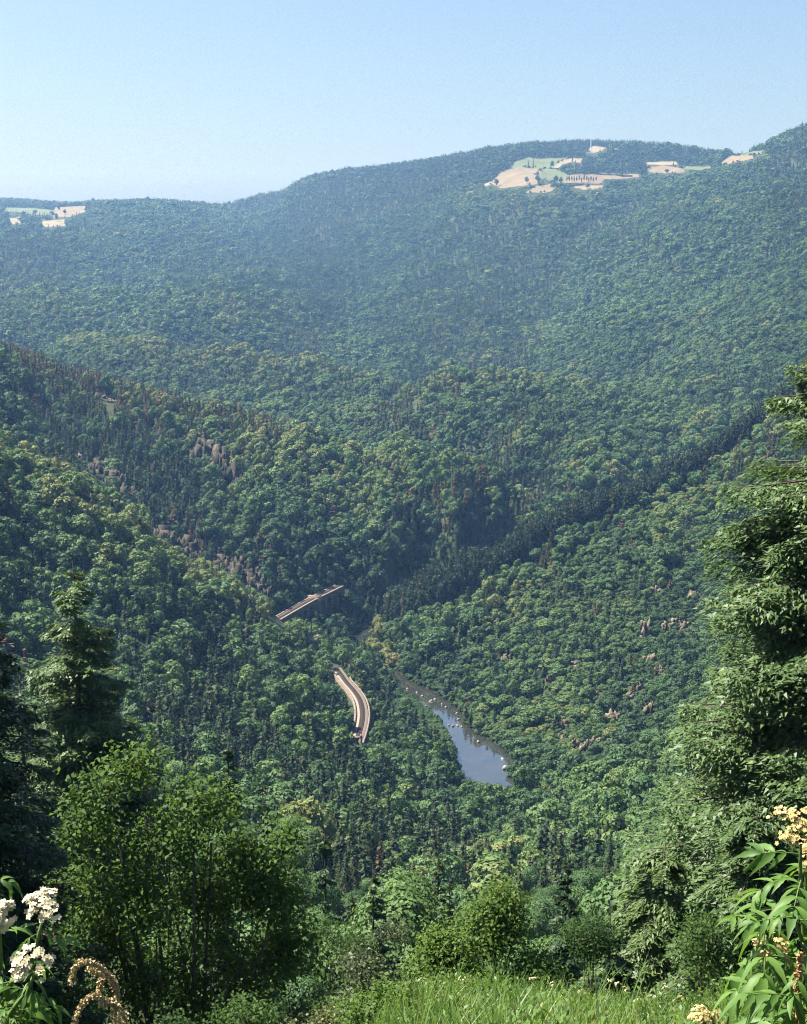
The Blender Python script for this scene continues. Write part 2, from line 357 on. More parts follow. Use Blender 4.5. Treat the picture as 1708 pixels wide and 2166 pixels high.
def H(x, y):
    x = np.asarray(x, float); y = np.asarray(y, float)
    p = np.clip(x / (y + Y0), PHI[0], PHI[-1]); s = np.log(np.maximum(y + Y0, 6.01))
    fi = (p - PHI[0]) / (PHI[1] - PHI[0]); i = np.clip(fi.astype(int), 0, NP - 2); fi = fi - i
    j = np.clip(np.searchsorted(SS, s) - 1, 0, NS - 2); fj = np.clip((s - SS[j]) / (SS[j + 1] - SS[j]), 0, 1)
    return (GZ[i, j] * (1 - fi) * (1 - fj) + GZ[i + 1, j] * fi * (1 - fj) + GZ[i, j + 1] * (1 - fi) * fj + GZ[i + 1, j + 1] * fi * fj)
_T = np.exp(np.linspace(math.log(12), math.log(9500), 1800))
def hit(u, v):
    """the spot of ground seen along a photo direction"""
    d = ray(u, v); P = _T[:, None] * d + np.array([0, 0, CAM_Z])
    g = H(P[:, 0], P[:, 1]); below = np.nonzero(P[:, 2] < g)[0]
    if len(below) == 0: return np.array([*P[-1, :2], g[-1]])
    n = below[0]; p = P[n]
    return np.array([p[0], p[1], H(p[0], p[1])])
i, j = np.meshgrid(np.arange(NP - 1), np.arange(NS - 1), indexing='ij')
q = np.stack([i * NS + j, (i + 1) * NS + j, (i + 1) * NS + j + 1, i * NS + j + 1], -1).reshape(-1, 4)
terrain = obj('hills', mesh_np('hills', np.stack([GX, GY, GZ], -1).reshape(-1, 3), q, [M['soil']], smooth=True))
tag(terrain, 'forested valley sides and plateau of the river gorge', kind='structure')

# ------------------------------------------------------------------ river
def build_river():
    m, nt = mat('river_water'); N, L = nt.nodes.new, nt.links.new
    tc = N('ShaderNodeTexCoord')
    p = N('ShaderNodeBsdfPrincipled'); p.inputs['Roughness'].default_value = 0.06; p.inputs['IOR'].default_value = 1.40; p.inputs['Specular IOR Level'].default_value = .85; p.inputs['Coat Weight'].default_value = 1.0; p.inputs['Coat IOR'].default_value = 1.75; p.inputs['Coat Roughness'].default_value = .04
    nz = N('ShaderNodeTexNoise'); nz.inputs['Scale'].default_value = 0.12; nz.inputs['Detail'].default_value = 4; L(tc.outputs['Object'], nz.inputs['Vector'])
    rp = ramp(nt, [(.3, (.020, .026, .024)), (.7, (.040, .038, .028))]); L(nz.outputs['Fac'], rp.inputs[0]); L(rp.outputs[0], p.inputs['Base Color'])
    n2 = N('ShaderNodeTexNoise'); n2.inputs['Scale'].default_value = 0.9; n2.inputs['Detail'].default_value = 3; L(tc.outputs['Object'], n2.inputs['Vector'])
    b = N('ShaderNodeBump'); b.inputs['Strength'].default_value = 0.05; b.inputs['Distance'].default_value = 0.12
    L(n2.outputs['Fac'], b.inputs['Height']); L(b.outputs[0], p.inputs['Normal'])
    o = N('ShaderNodeOutputMaterial'); L(p.outputs[0], o.inputs[0])
    t = np.gradient(RIV[:, :2], axis=0); t = unit(t); nrm = np.stack([-t[:, 1], t[:, 0]], 1)
    off = np.linspace(-1, 1, 7); hw = RIV[:, 2] + 3.0
    P = RIV[:, None, :2] + nrm[:, None] * (off[None, :, None] * hw[:, None, None])
    V = np.dstack([P, np.zeros(P.shape[:2])]).reshape(-1, 3)
    i, j = np.meshgrid(np.arange(len(RIV) - 1), np.arange(6), indexing='ij')
    Q = np.stack([i * 7 + j, i * 7 + j + 1, (i + 1) * 7 + j + 1, (i + 1) * 7 + j], -1).reshape(-1, 4)
    tag(obj('river', mesh_np('river', V, Q, [m], smooth=True)), 'calm river reflecting the sky, curving along the bottom of the gorge', kind='structure')
build_river()

# ------------------------------------------------------------------ fields on the plateau
from mathutils.geometry import delaunay_2d_cdt
def in_poly(x, y, poly):
    c = np.zeros(np.shape(x), bool); n = len(poly)
    for a in range(n):
        x1, y1 = poly[a][:2]; x2, y2 = poly[a - 1][:2]
        c ^= ((y1 > y) != (y2 > y)) & (x < (x2 - x1) * (y - y1) / (y2 - y1 + 1e-12) + x1)
    return c
def c7(x, y): return ((1100 + x / 2.083) * .8896, (320 + y / 2.083) * .8896)
def c1(x, y): return (x * .5, 249 + y * .5)
TAN = noise_mat('stubble_field', [(.35, (.118, .090, .052)), (.65, (.172, .134, .080))], 0.02, detail=6)
PALE = noise_mat('mown_hay_field', [(.35, (.145, .120, .074)), (.65, (.20, .17, .108))], 0.03, detail=6)
GREEN = noise_mat('green_pasture', [(.35, (.070, .088, .040)), (.65, (.095, .115, .052))], 0.02, detail=6)
FIELDS = [
    ('wide tan stubble field on the plateau, left of the green pasture', TAN, [c7(*p) for p in [(150, 242), (205, 190), (270, 172), (380, 172), (373, 222), (360, 245), (200, 264)]]),
    ('green pasture in the middle of the plateau clearing', GREEN, [c7(*p) for p in [(384, 172), (470, 178), (500, 196), (518, 206), (514, 242), (455, 240), (440, 228), (377, 224)]]),
    ('pale green meadow at the upper edge of the plateau clearing', GREEN, [c7(*p) for p in [(258, 166), (270, 142), (330, 120), (385, 126), (510, 120), (453, 150), (440, 169), (360, 169)]]),
    ('pale curved hay field hooking round the dark plateau wood', PALE, [c7(*p) for p in [(455, 167), (478, 142), (520, 124), (586, 122), (578, 142), (540, 140), (498, 150), (478, 168)]]),
    ('small cream hay field at the lower rim of the plateau clearing', PALE, [c7(*p) for p in [(322, 292), (370, 262), (430, 250), (462, 262), (440, 286), (370, 294)]]),
    ('narrow cream hay strip under the row of poplars', PALE, [c7(*p) for p in [(540, 264), (600, 254), (690, 256), (688, 272), (600, 275)]]),
    ('long tan stubble field behind the row of poplars', TAN, [c7(*p) for p in [(522, 206), (700, 198), (852, 204), (857, 216), (780, 223), (702, 224), (685, 246), (600, 247), (524, 242)]]),
    ('tan field on the plateau edge between two woods', TAN, [c7(*p) for p in [(928, 168), (990, 158), (1085, 172), (1092, 190), (1000, 197), (933, 190)]]),
    ('thin pale field line below the plateau wood', PALE, [c7(*p) for p in [(918, 140), (1050, 138), (1058, 152), (924, 155)]]),
    ('thin green field strip beside the right plateau wood', GREEN, [c7(*p) for p in [(1098, 160), (1222, 164), (1218, 180), (1108, 176)]]),
    ('tan stubble field in the gap of the skyline', TAN, [c7(*p) for p in [(1283, 142), (1338, 106), (1442, 108), (1432, 123), (1345, 141), (1308, 150)]]),
    ('green grass strip just under the skyline gap', GREEN, [c7(*p) for p in [(1352, 96), (1400, 84), (1487, 85), (1474, 99), (1362, 104)]]),
    ('pale bare clearing at the foot of the mast', PALE, [c7(*p) for p in [(622, 90), (640, 62), (704, 66), (694, 80), (655, 92)]]),
    ('small pale corner field at the left tip of the plateau clearing', PALE, [c7(*p) for p in [(110, 248), (150, 233), (152, 250), (116, 260)]]),
    ('tan stubble field on the far left plateau beside dark trees', TAN, [c1(*p) for p in [(228, 404), (240, 383), (360, 378), (352, 402), (292, 420), (235, 424)]]),
    ('pale green field on the far left plateau edge', GREEN, [c1(*p) for p in [(28, 402), (40, 383), (140, 386), (222, 394), (226, 414), (160, 412)]]),
    ('cream field strip at the foot of the far left plateau', PALE, [c1(*p) for p in [(178, 440), (272, 434), (272, 458), (185, 464)]]),
    ('small cream field patch at the far left plateau foot', PALE, [c1(*p) for p in [(44, 430), (82, 424), (86, 448), (50, 452)]]),
]
PROTECT = []            # spots that nearer trees must leave open to view: (u, v, distance)
FPOLY = []
def px_grid(poly, step=5.0):
    P = np.array(poly); u0, v0 = P.min(0); u1, v1 = P.max(0)
    U, V = np.meshgrid(np.arange(u0, u1 + .1, step), np.arange(v0, v1 + .1, step / 2))
    U, V = U.ravel(), V.ravel(); k_ = in_poly(U, V, P)
    return np.vstack([np.stack([U[k_], V[k_]], 1), P])
for lab, m, px in FIELDS:
    cpx = np.mean(px, axis=0); px = [tuple(cpx + (np.array(q_) - cpx) * 1.12) for q_ in px]
    dens = []
    for a in range(len(px)):
        p, q = np.array(px[a - 1]), np.array(px[a])
        for t in np.arange(0, 1, .25): dens.append(p + (q - p) * t)
    W_ = np.array([hit(*p) for p in dens])
    # keep the outline on one sheet of ground: drop spots that fall behind a crest
    med = np.median(W_[:, 1]); W_ = W_[np.abs(W_[:, 1] - med) < 700]
    if len(W_) < 4: continue
    FPOLY.append(W_)
    lo, hi = W_[:, :2].min(0), W_[:, :2].max(0)
    gx, gy = np.meshgrid(np.arange(lo[0], hi[0], 9), np.arange(lo[1], hi[1], 12)); gx, gy = gx.ravel(), gy.ravel()
    kk = in_poly(gx, gy, W_); pts = [Vector((float(a), float(b))) for a, b in np.vstack([W_[:, :2], np.stack([gx[kk], gy[kk]], 1)])]
    n = len(W_)
    r = delaunay_2d_cdt(pts, [], [list(range(n))], 1, 0.01)
    V = np.array([[p[0], p[1], 0] for p in r[0]]); V[:, 2] = H(V[:, 0], V[:, 1]) + 0.8
    me = bpy.data.meshes.new('field'); me.from_pydata(V.tolist(), [], [list(f) for f in r[2]]); me.materials.append(m)
    tag(obj('field', me), lab, kind='structure')
    for (u, v) in px_grid(px): PROTECT.append((u, v, hit(u, v)[1]))
for rp_, st in ((RAIL[6:-7], 1), (VIA[3:-4], 1)):
    u, v, dd = project(rp_)
    for a in range(0, len(u), st):
        for o_ in (-9, 0, 9): PROTECT.append((u[a] + o_, v[a], rp_[a][1] - 3))
for q_ in VIA[3:-4]:
    for dx_, dz_ in ((2.4, .8), (-2.4, .8), (3.6, -2.5)) + (((3.6, -5.5),) if q_[0] > VIA[14][0] else ()):
        u, v, dd = project(q_ + np.array([dx_ * .94, -dx_ * .34, dz_])); PROTECT.append((u, v, q_[1] - 4))
for (u, v) in px_grid(LB + RB[::-1], 7): PROTECT.append((u, v + 1, atz(u, v, 0)[1] - 6))

# ------------------------------------------------------------------ rock outcrops (places; built below)
OUT = []      # u, v, width m, height m, depth m, turn
for u, v, w_, h_ in [(222, 842, 8, 4), (236, 852, 9, 5), (325, 912, 6, 5), (392, 930, 9, 4), (425, 1028, 6, 4), (505, 1088, 6, 5), (172, 972, 8, 5), (345, 1127, 9, 4), (385, 1150, 8, 4), (465, 1177, 8, 4),
                     (825, 846, 11, 7), (879, 845, 8, 5), (986, 955, 8, 5), (1059, 812, 6, 4), (1431, 1203, 8, 10), (1389, 1255, 7, 4), (1363, 1350, 8, 14), (1410, 1335, 7, 7), (1432, 1325, 8, 6), (1376, 1402, 8, 6), (1072, 1400, 9, 5),
                     (1162, 1445, 6, 7), (1209, 1409, 8, 4), (1354, 1458, 6, 5), (1294, 1527, 10, 7), (1376, 1512, 7, 8), (1196, 1542, 6, 6), (1218, 1582, 5, 6), (1238, 1590, 7, 7), (1260, 1572, 7, 4), (1260, 1473, 4, 3), (1277, 1447, 4, 3), (1150, 1462, 4, 3), (659, 1372, 9, 13), (1470, 1270, 9, 7), (1450, 1330, 6, 5), (955, 462, 14, 7), (1395, 1425, 6, 5), (1185, 1565, 5, 4), (1335, 1480, 6, 4)]:
    OUT.append((u, v, w_, h_, .6 * w_, 0))
# long dark crags on the spur, facing the valley on the left
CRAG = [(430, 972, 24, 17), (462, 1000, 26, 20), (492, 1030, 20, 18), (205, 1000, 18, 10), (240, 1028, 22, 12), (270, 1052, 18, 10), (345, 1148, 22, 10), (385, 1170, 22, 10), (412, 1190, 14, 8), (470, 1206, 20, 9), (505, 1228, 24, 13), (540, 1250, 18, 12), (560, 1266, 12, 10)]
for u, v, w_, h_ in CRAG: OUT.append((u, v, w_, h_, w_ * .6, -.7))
OUTP = [hit(o[0], o[1]) for o in OUT]
for o, p in zip(OUT, OUTP):
    sz = FPX / p[1]
    for a in (-.25, .25):
        for b in ((.15, .6) if o[5] == 0 else (.5, .75)): PROTECT.append((o[0] + a * o[2] * sz, o[1] - b * o[3] * sz * .9, p[1] - 2))
PROTECT = np.array(PROTECT)

# ------------------------------------------------------------------ tree models
def broadleaf_geo(seed, nleaf, lsize, nlobe=11, Hh=10.0, R=3.6, inner=.25):
    r = np.random.default_rng(seed)
    crown = Geo(); trunk = Geo()
    cz = Hh * .58
    th = r.uniform(0, 2 * math.pi, nlobe); cs = r.uniform(-.55, 1, nlobe); sn = np.sqrt(1 - cs ** 2)
    rad = r.uniform(.55, .8, nlobe)
    C = np.stack([np.cos(th) * sn * R * rad, np.sin(th) * sn * R * rad, cz + cs * Hh * .40 * rad], 1)
    C = np.vstack([C, [[0, 0, cz]], [[r.normal() * .5, r.normal() * .5, cz + Hh * .27]]])
    lr = np.append(r.uniform(.34, .5, nlobe), [.6, .4]) * R
    n = int(nleaf * 1.9)
    idx = r.choice(len(C), n, p=lr ** 2 / np.sum(lr ** 2)); d = rdir(n, r)
    fr = np.where(r.random(n) < inner, r.uniform(.4, .8, n), r.uniform(.85, 1.08, n))
    P = C[idx] + d * (lr[idx] * fr)[:, None]
    dm = np.min(np.linalg.norm(P[:, None] - C[None], axis=2) / lr[None] + (np.arange(len(C))[None] == idx[:, None]) * 9, axis=1)
    ok = (dm > .82) & (P[:, 2] > Hh * .12)
    P, d = P[ok][:nleaf], d[ok][:nleaf]; n = len(P)
    Nn = d * 1.0 + rdir(n, r) * .42 + np.array([0, 0, .15])
    V, Q = leaf_quads(P, Nn, lsize * r.uniform(.7, 1.35, n), lsize * r.uniform(.6, 1.0, n), r=r)
    crown.add(V, Q)
    trunk.tube([(0, 0, -1.2), (.05, 0, Hh * .2), (-.08, .1, Hh * .45), (0, 0, Hh * .75)], [.28, .2, .14, .04], 6)
    for a in range(4):
        t = C[a]; z0 = Hh * r.uniform(.2, .4)
        trunk.tube([(0, 0, z0), (t[0] * .5, t[1] * .5, (z0 + t[2]) / 2 + .3), t], [.11, .08, .03], 5)
    return crown, trunk
def conifer_geo(seed, nleaf, lsize, Hh=14.0, R=2.5, droop=.35, base=.08):
    r = np.random.default_rng(seed)
    crown = Geo(); trunk = Geo()
    nb = max(26, int(nleaf / 9))
    z = 1 - np.sqrt(r.random(nb)) * (1 - base); az = np.arange(nb) * 2.4 + r.normal(size=nb) * .5
    z = np.clip(z, base, .985)
    bl = R * (1 - z) ** .8 * r.uniform(.65, 1.15, nb) + .18
    m_ = max(1, int(nleaf / nb)); t = (np.arange(m_) + .6) / m_
    T_, Bi = np.meshgrid(t, np.arange(nb)); T_ = (T_ + r.normal(size=T_.shape) * .08).ravel(); Bi = Bi.ravel()
    rr_ = bl[Bi] * T_; dz = -droop * bl[Bi] * T_ ** 1.5 + .06 * Hh * 0
    ax = np.stack([np.cos(az[Bi]), np.sin(az[Bi])], 1)
    P = np.stack([ax[:, 0] * rr_, ax[:, 1] * rr_, z[Bi] * Hh + dz], 1) + r.normal(size=(len(T_), 3)) * lsize * .22
    T = np.stack([ax[:, 0], ax[:, 1], np.full(len(T_), -droop * 1.2)], 1) + r.normal(size=(len(T_), 3)) * .45
    Nn = np.stack([ax[:, 0] * .5, ax[:, 1] * .5, np.ones(len(T_))], 1) + r.normal(size=(len(T_), 3)) * .35
    V, Q = leaf_quads(P, Nn, lsize * r.uniform(.8, 1.4, len(P)), lsize * r.uniform(.4, .65, len(P)), T, r=r, fold=-.12)
    crown.add(V, Q)
    V, Q = leaf_quads(np.array([[0, 0, Hh * .985], [0, 0, Hh * .96]]), np.array([[1, 0, .1], [0, 1, .1]]), Hh * .1, lsize * .4, np.array([[0, 0, 1.], [0, 0, 1]]), r=r); crown.add(V, Q)
    trunk.tube([(0, 0, -1.2), (0, 0, Hh * .4), (0, 0, Hh * .97)], [.24, .16, .02], 6)
    return crown, trunk
LODS = {0: (11000, .23, 5200, .38), 1: (850, .78, 800, .92), 2: (230, 1.5, 200, 1.5)}
MODEL = {}       # (kind, lod, variant) -> (joined object, crown mesh, trunk mesh)
models = bpy.data.collections.new('tree_models'); MIDX = {}
NVAR = {0: 4, 1: 4, 2: 3}
cnt = 0
for lod in (0, 1, 2):
    nb_, sb_, nc_, scn_ = LODS[lod]
    for kind in ('b', 'c'):
        for v in range(NVAR[lod]):
            if kind == 'b': cr, tr = broadleaf_geo(100 + v, nb_, sb_, nlobe=9 + 2 * v)
            else: cr, tr = conifer_geo(200 + v, nc_, scn_, droop=.15 + .12 * v)
            mats = [M['broadleaf' if kind == 'b' else 'conifer'], M['bark']]
            cm = cr.mesh('crown', mats[:1]); tm = tr.mesh('trunk', mats[1:]) if lod < 2 else None
            j_ = Geo(); j_.add(np.concatenate(cr.V), np.concatenate(cr.Q))
            if lod < 2: j_.add(np.concatenate(tr.V), np.concatenate(tr.Q), None, 1)
            o = bpy.data.objects.new('tree_model_%02d' % cnt, j_.mesh('tree_model', mats)); models.objects.link(o)
            MIDX[(kind, lod, v)] = cnt; MODEL[(kind, lod, v)] = (cm, tm); cnt += 1

# ------------------------------------------------------------------ where the trees stand
def band(y0, y1, sp, phim=.315):
    xm = phim * (y1 + Y0)
    gx, gy = np.meshgrid(np.arange(-xm, xm, sp), np.arange(y0, y1, sp)); gx = gx + (np.arange(gx.shape[0]) % 2)[:, None] * sp / 2
    x = gx.ravel() + rng.uniform(-.42, .42, gx.size) * sp; y = gy.ravel() + rng.uniform(-.42, .42, gx.size) * sp
    k_ = np.abs(x) < phim * (y + Y0) + 12
    return np.stack([x[k_], y[k_]], 1)
XY = np.vstack([band(95, 330, 6.4), band(330, 1300, 5.5), band(1300, 2500, 7.4), band(2500, 6300, 10.2)])
crest = np.array([[*at(*p)[:2], 0] for p in [(890, 1270, 905), (1000, 1225, 924), (1100, 1175, 945), (1250, 1105, 970), (1400, 1050, 998), (1500, 1005, 1018), (1600, 930, 1048), (1720, 840, 1070)]])
bb = band(860, 1180, 2.9, .3); bd_, _, bs_ = dist_path(bb[:, 0], bb[:, 1], crest); XY = np.vstack([XY, bb[np.where(bs_ > 0, bd_ < 26, bd_ < 18)]])
ed = []
for W_ in FPOLY:
    for a_ in range(len(W_)):
        q0, q1 = W_[a_ - 1], W_[a_]; L_ = np.linalg.norm(q1 - q0)
        if L_ < 400:
            for t in np.arange(0, 1, 7 / max(L_, 7)):
                if vnoise(np.array([a_ * 1.7 + t * L_ / 60]), np.array([W_[0][0] / 40]), 12)[0] > .45: ed.append((q0 + (q1 - q0) * t)[:2] + rng.normal(size=2) * 3)
XY = np.vstack([XY, ed]); nedge = len(ed)
nbig = len(XY)
bs = band(330, 1130, 3.0, .27); br_ = band(600, 900, 1.9, .27); br_ = br_[dist_path(br_[:, 0], br_[:, 1], RIV)[0] < 22]; bs = np.vstack([bs, br_]); bd = np.full(len(bs), 1e9)
for o, p in zip(OUT, OUTP): bd = np.minimum(bd, np.hypot(bs[:, 0] - p[0], bs[:, 1] - p[1]) - o[2] * .7)
bk = (bd < 14) | (dist_path(bs[:, 0], bs[:, 1], VIA)[0] < 45) | (dist_path(bs[:, 0], bs[:, 1], RAIL)[0] < 13) | (np.abs(dist_path(bs[:, 0], bs[:, 1], RIV)[0] - 12) < 12)
SCR = np.array([hit(*p)[:2] for p in [(880, 1440), (1100, 1260), (1450, 1040), (1640, 1000), (1640, 1500), (1330, 1640), (1090, 1640)]])
bk |= in_poly(bs[:, 0], bs[:, 1], SCR)
XY = np.vstack([XY, bs[bk]])
x, y = XY.T
z = H(x, y); low = np.arange(len(x)) >= nbig; edge = (np.arange(len(x)) >= nbig - nedge) & ~low
# out of sight behind a crest (with room to spare): leave it bare
el = np.maximum.accumulate(np.where(GY > 30, (GZ - CAM_Z) / np.maximum(GY, 5), -9), axis=1)
pi_ = np.clip(((x / (y + Y0) - PHI[0]) / (PHI[1] - PHI[0])).astype(int), 0, NP - 1); sj = np.clip(np.searchsorted(SS, np.log(y + Y0)) - 1, 0, NS - 1)
keep = (z + 34 - CAM_Z) / y > el[pi_, sj]
d, hw_, _ = dist_path(x, y, RIV); keep &= ~((d < hw_ + .7) & (y > 560) & (y < 1260))
d, _, _ = dist_path(x, y, RAIL); keep &= d > 5.5
d, _, _ = dist_path(x, y, VIA[6:-2]); keep &= d > 6.0
for W_ in FPOLY: keep &= ~in_poly(x, y, W_) | edge
for o, p in zip(OUT, OUTP): keep &= np.hypot(x - p[0], y - p[1]) > o[2] * .42
# the meadow below the camera stays open
x, y, z, low, edge = x[keep], y[keep], z[keep], low[keep], edge[keep]; n = len(x)
def zone(px):
    return in_poly(x, y, np.array([hit(*p)[:2] for p in px]))
sc_ = 45 + y * .05; cn = fbm(x / sc_, y / (sc_ * 1.3), 21) + .25 * fbm(x / 17, y / 22, 22)
pc = np.where(cn > .36, .8, np.where(cn > .1, .38, .09))
pc = np.where((y > 3950) & (x > -350), .85, pc)
pc = np.where(y > 4850, .7, pc)
for px, p in [([(870, 500), (1120, 440), (1190, 560), (1140, 770), (1000, 800), (860, 800), (760, 700), (880, 600)], .72),
              ([(360, 480), (520, 470), (640, 600), (660, 700), (420, 700), (330, 560)], .55),
              ([(380, 720), (760, 800), (700, 870), (330, 840)], .5),
              ([(820, 1060), (1080, 1060), (1000, 1200), (850, 1240)], .55),
              ([(440, 1540), (580, 1560), (640, 1700), (470, 1700)], .75), ([(600, 1740), (920, 1700), (1000, 1850), (850, 1950), (640, 1900)], .68),
              ([(1120, 1780), (1330, 1800), (1300, 1990), (1130, 1980)], .5), ([(1270, 1600), (1500, 1560), (1560, 1700), (1350, 1720)], .25),
              ([(1200, 830), (1640, 780), (1640, 880), (1300, 880)], .5), ([(200, 830), (640, 920), (600, 960), (220, 900)], .6)]:
    pc = np.where(zone(px), p, pc)
con = (rng.random(n) < pc) & ~low
hgt = np.where(con, rng.uniform(8, 17, n), rng.uniform(5.5, 13, n)); big = (rng.random(n) < .14) & ~con; hgt = hgt * np.where(big, 1.45, 1); rad = np.where(con, hgt * rng.uniform(.15, .23, n), hgt * rng.uniform(.23, .48, n))
hgt = hgt * np.where(y > 2500, 1.15, 1.0); rad = rad * np.where(y > 2500, 1.32, np.where(y > 1300, 1.15, 1.0))
tint = np.where(con, rng.uniform(.15, .75, n), np.clip(.46 + .36 * fbm(x / 55, y / 75, 31) + .30 * fbm(x / (60 + y * .07), y / (80 + y * .1), 33) + rng.normal(size=n) * .17, .02, .90))
# open scrubby slope right of the river: lower, paler trees
scrub = zone([(880, 1440), (1100, 1260), (1450, 1040), (1640, 1000), (1640, 1500), (1330, 1640), (1090, 1640)])
hgt = np.where(scrub, hgt * .68, hgt); rad = np.where(scrub, rad * .85, rad); tint = np.where(scrub & ~con, np.clip(tint + .1, 0, .9), tint)
# tall dark spruce belt along the ridge
crest = np.array([[*at(*p)[:2], 0] for p in [(890, 1270, 905), (1000, 1225, 924), (1100, 1175, 945), (1250, 1105, 970), (1400, 1050, 998), (1500, 1005, 1018), (1600, 930, 1048), (1720, 840, 1070)]])
d, _, side = dist_path(x, y, crest)
belt = np.where(side > 0, d < 30, d < 18) & (y > 860) & (y < 1200) & ~low
con |= belt; hgt = np.where(belt, rng.uniform(18, 25, n), hgt); rad = np.where(belt, hgt * .15, rad); tint = np.where(belt, rng.uniform(.0, .3, n), tint)
hgt = np.where(low, rng.uniform(1.6, 3.6, n), hgt); rad = np.where(low, hgt * rng.uniform(.42, .62, n), rad); scrub &= ~low
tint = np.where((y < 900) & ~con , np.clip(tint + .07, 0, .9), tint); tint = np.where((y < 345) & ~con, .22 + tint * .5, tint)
# the hillside just below the view point
nearw = (y < 330); hgt = np.where(nearw & ~con, hgt * 1.0, hgt)
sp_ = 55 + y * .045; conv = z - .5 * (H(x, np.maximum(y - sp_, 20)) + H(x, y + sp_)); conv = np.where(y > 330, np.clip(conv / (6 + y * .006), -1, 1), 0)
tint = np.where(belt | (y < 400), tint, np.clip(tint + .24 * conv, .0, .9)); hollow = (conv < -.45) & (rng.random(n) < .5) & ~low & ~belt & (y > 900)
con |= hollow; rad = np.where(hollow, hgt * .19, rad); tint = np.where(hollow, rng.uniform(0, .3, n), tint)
# rust-brown and grey dying conifers on the spur
dead = zone([(0, 760), (180, 800), (640, 900), (700, 950), (470, 1000), (240, 900), (0, 850)]) & (rng.random(n) < .2) & ~low
dead |= zone([(330, 1080), (560, 1150), (620, 1290), (440, 1220)]) & (rng.random(n) < .3)
dead |= zone([(820, 1020), (1080, 1000), (1010, 1150), (850, 1200)]) & (rng.random(n) < .12)
dead |= (rng.random(n) < .012) & (y < 1400)
dead &= ~low
con |= dead; tint = np.where(dead, rng.uniform(.86, 1.0, n), tint)
yellow = zone([(770, 1370), (800, 1340), (850, 1400), (830, 1445), (790, 1420)])
con &= ~yellow; tint = np.where(yellow, rng.uniform(.85, 1, n), tint); hgt = np.where(yellow, hgt * .6, hgt)
hgt = np.where(edge, rng.uniform(3, 6.5, n), hgt); rad = np.where(edge, hgt * .42, rad); con &= ~edge; tint = np.where(edge, rng.uniform(.02, .3, n), tint)
hsc = 1 + .35 * fbm(x / 40, y / 60, 41); hgt = np.where(low | belt, hgt, hgt * hsc); rad = np.where(low | belt, rad, rad * (1 + (hsc - 1) * .6))
# keep rails, river, rocks and fields in view
u, v, dep = project(np.stack([x, y, z], 1)); ut, vt, _ = project(np.stack([x, y, z + hgt], 1)); ru = rad * FPX / dep
ok = np.ones(n, bool)
for pu, pv, pd in PROTECT:
    ok &= ~((np.abs(u - pu) < ru * .85 + .5) & (vt < pv) & (v + 2 > pv) & (y < pd))
ok |= edge
x, y, z, con, hgt, rad, tint, dead, u, v, vt, ru, dep, belt, scrub, yellow, low = (a[ok] for a in (x, y, z, con, hgt, rad, tint, dead, u, v, vt, ru, dep, belt, scrub, yellow, low))
n = len(x)
lod = np.where(y < 340, 0, np.where(y < 2200, 1, 2)); var = rng.integers(0, 3, n)
var = np.where(lod < 2, rng.integers(0, 4, n), var); rotz = rng.uniform(0, 2 * math.pi, n)
# which ones show largest: paint crowns far to near into an id picture
S_ = 512 / PH; Wp, Hp = int(PW * S_) + 1, 513
idb = np.full((Hp, Wp), -1, np.int32)
for t in np.argsort(-dep):
    cu, r_, a, b = u[t] * S_, max(ru[t] * S_, .5), vt[t] * S_, (vt[t] * .25 + v[t] * .75) * S_
    i0, i1, j0, j1 = int(max(a, 0)), int(min(b + 1, Hp)), int(max(cu - r_, 0)), int(min(cu + r_ + 1, Wp))
    if i0 < i1 and j0 < j1: idb[i0:i1, j0:j1] = t
seen = np.bincount(idb[idb >= 0], minlength=n)
single = np.zeros(n, bool)
for kind in (con & ~dead, ~con, dead):
    c = np.nonzero(kind & (seen > 0) & (y > 90) & ~low)[0]; single[c[np.argsort(-seen[c])[:290]]] = True

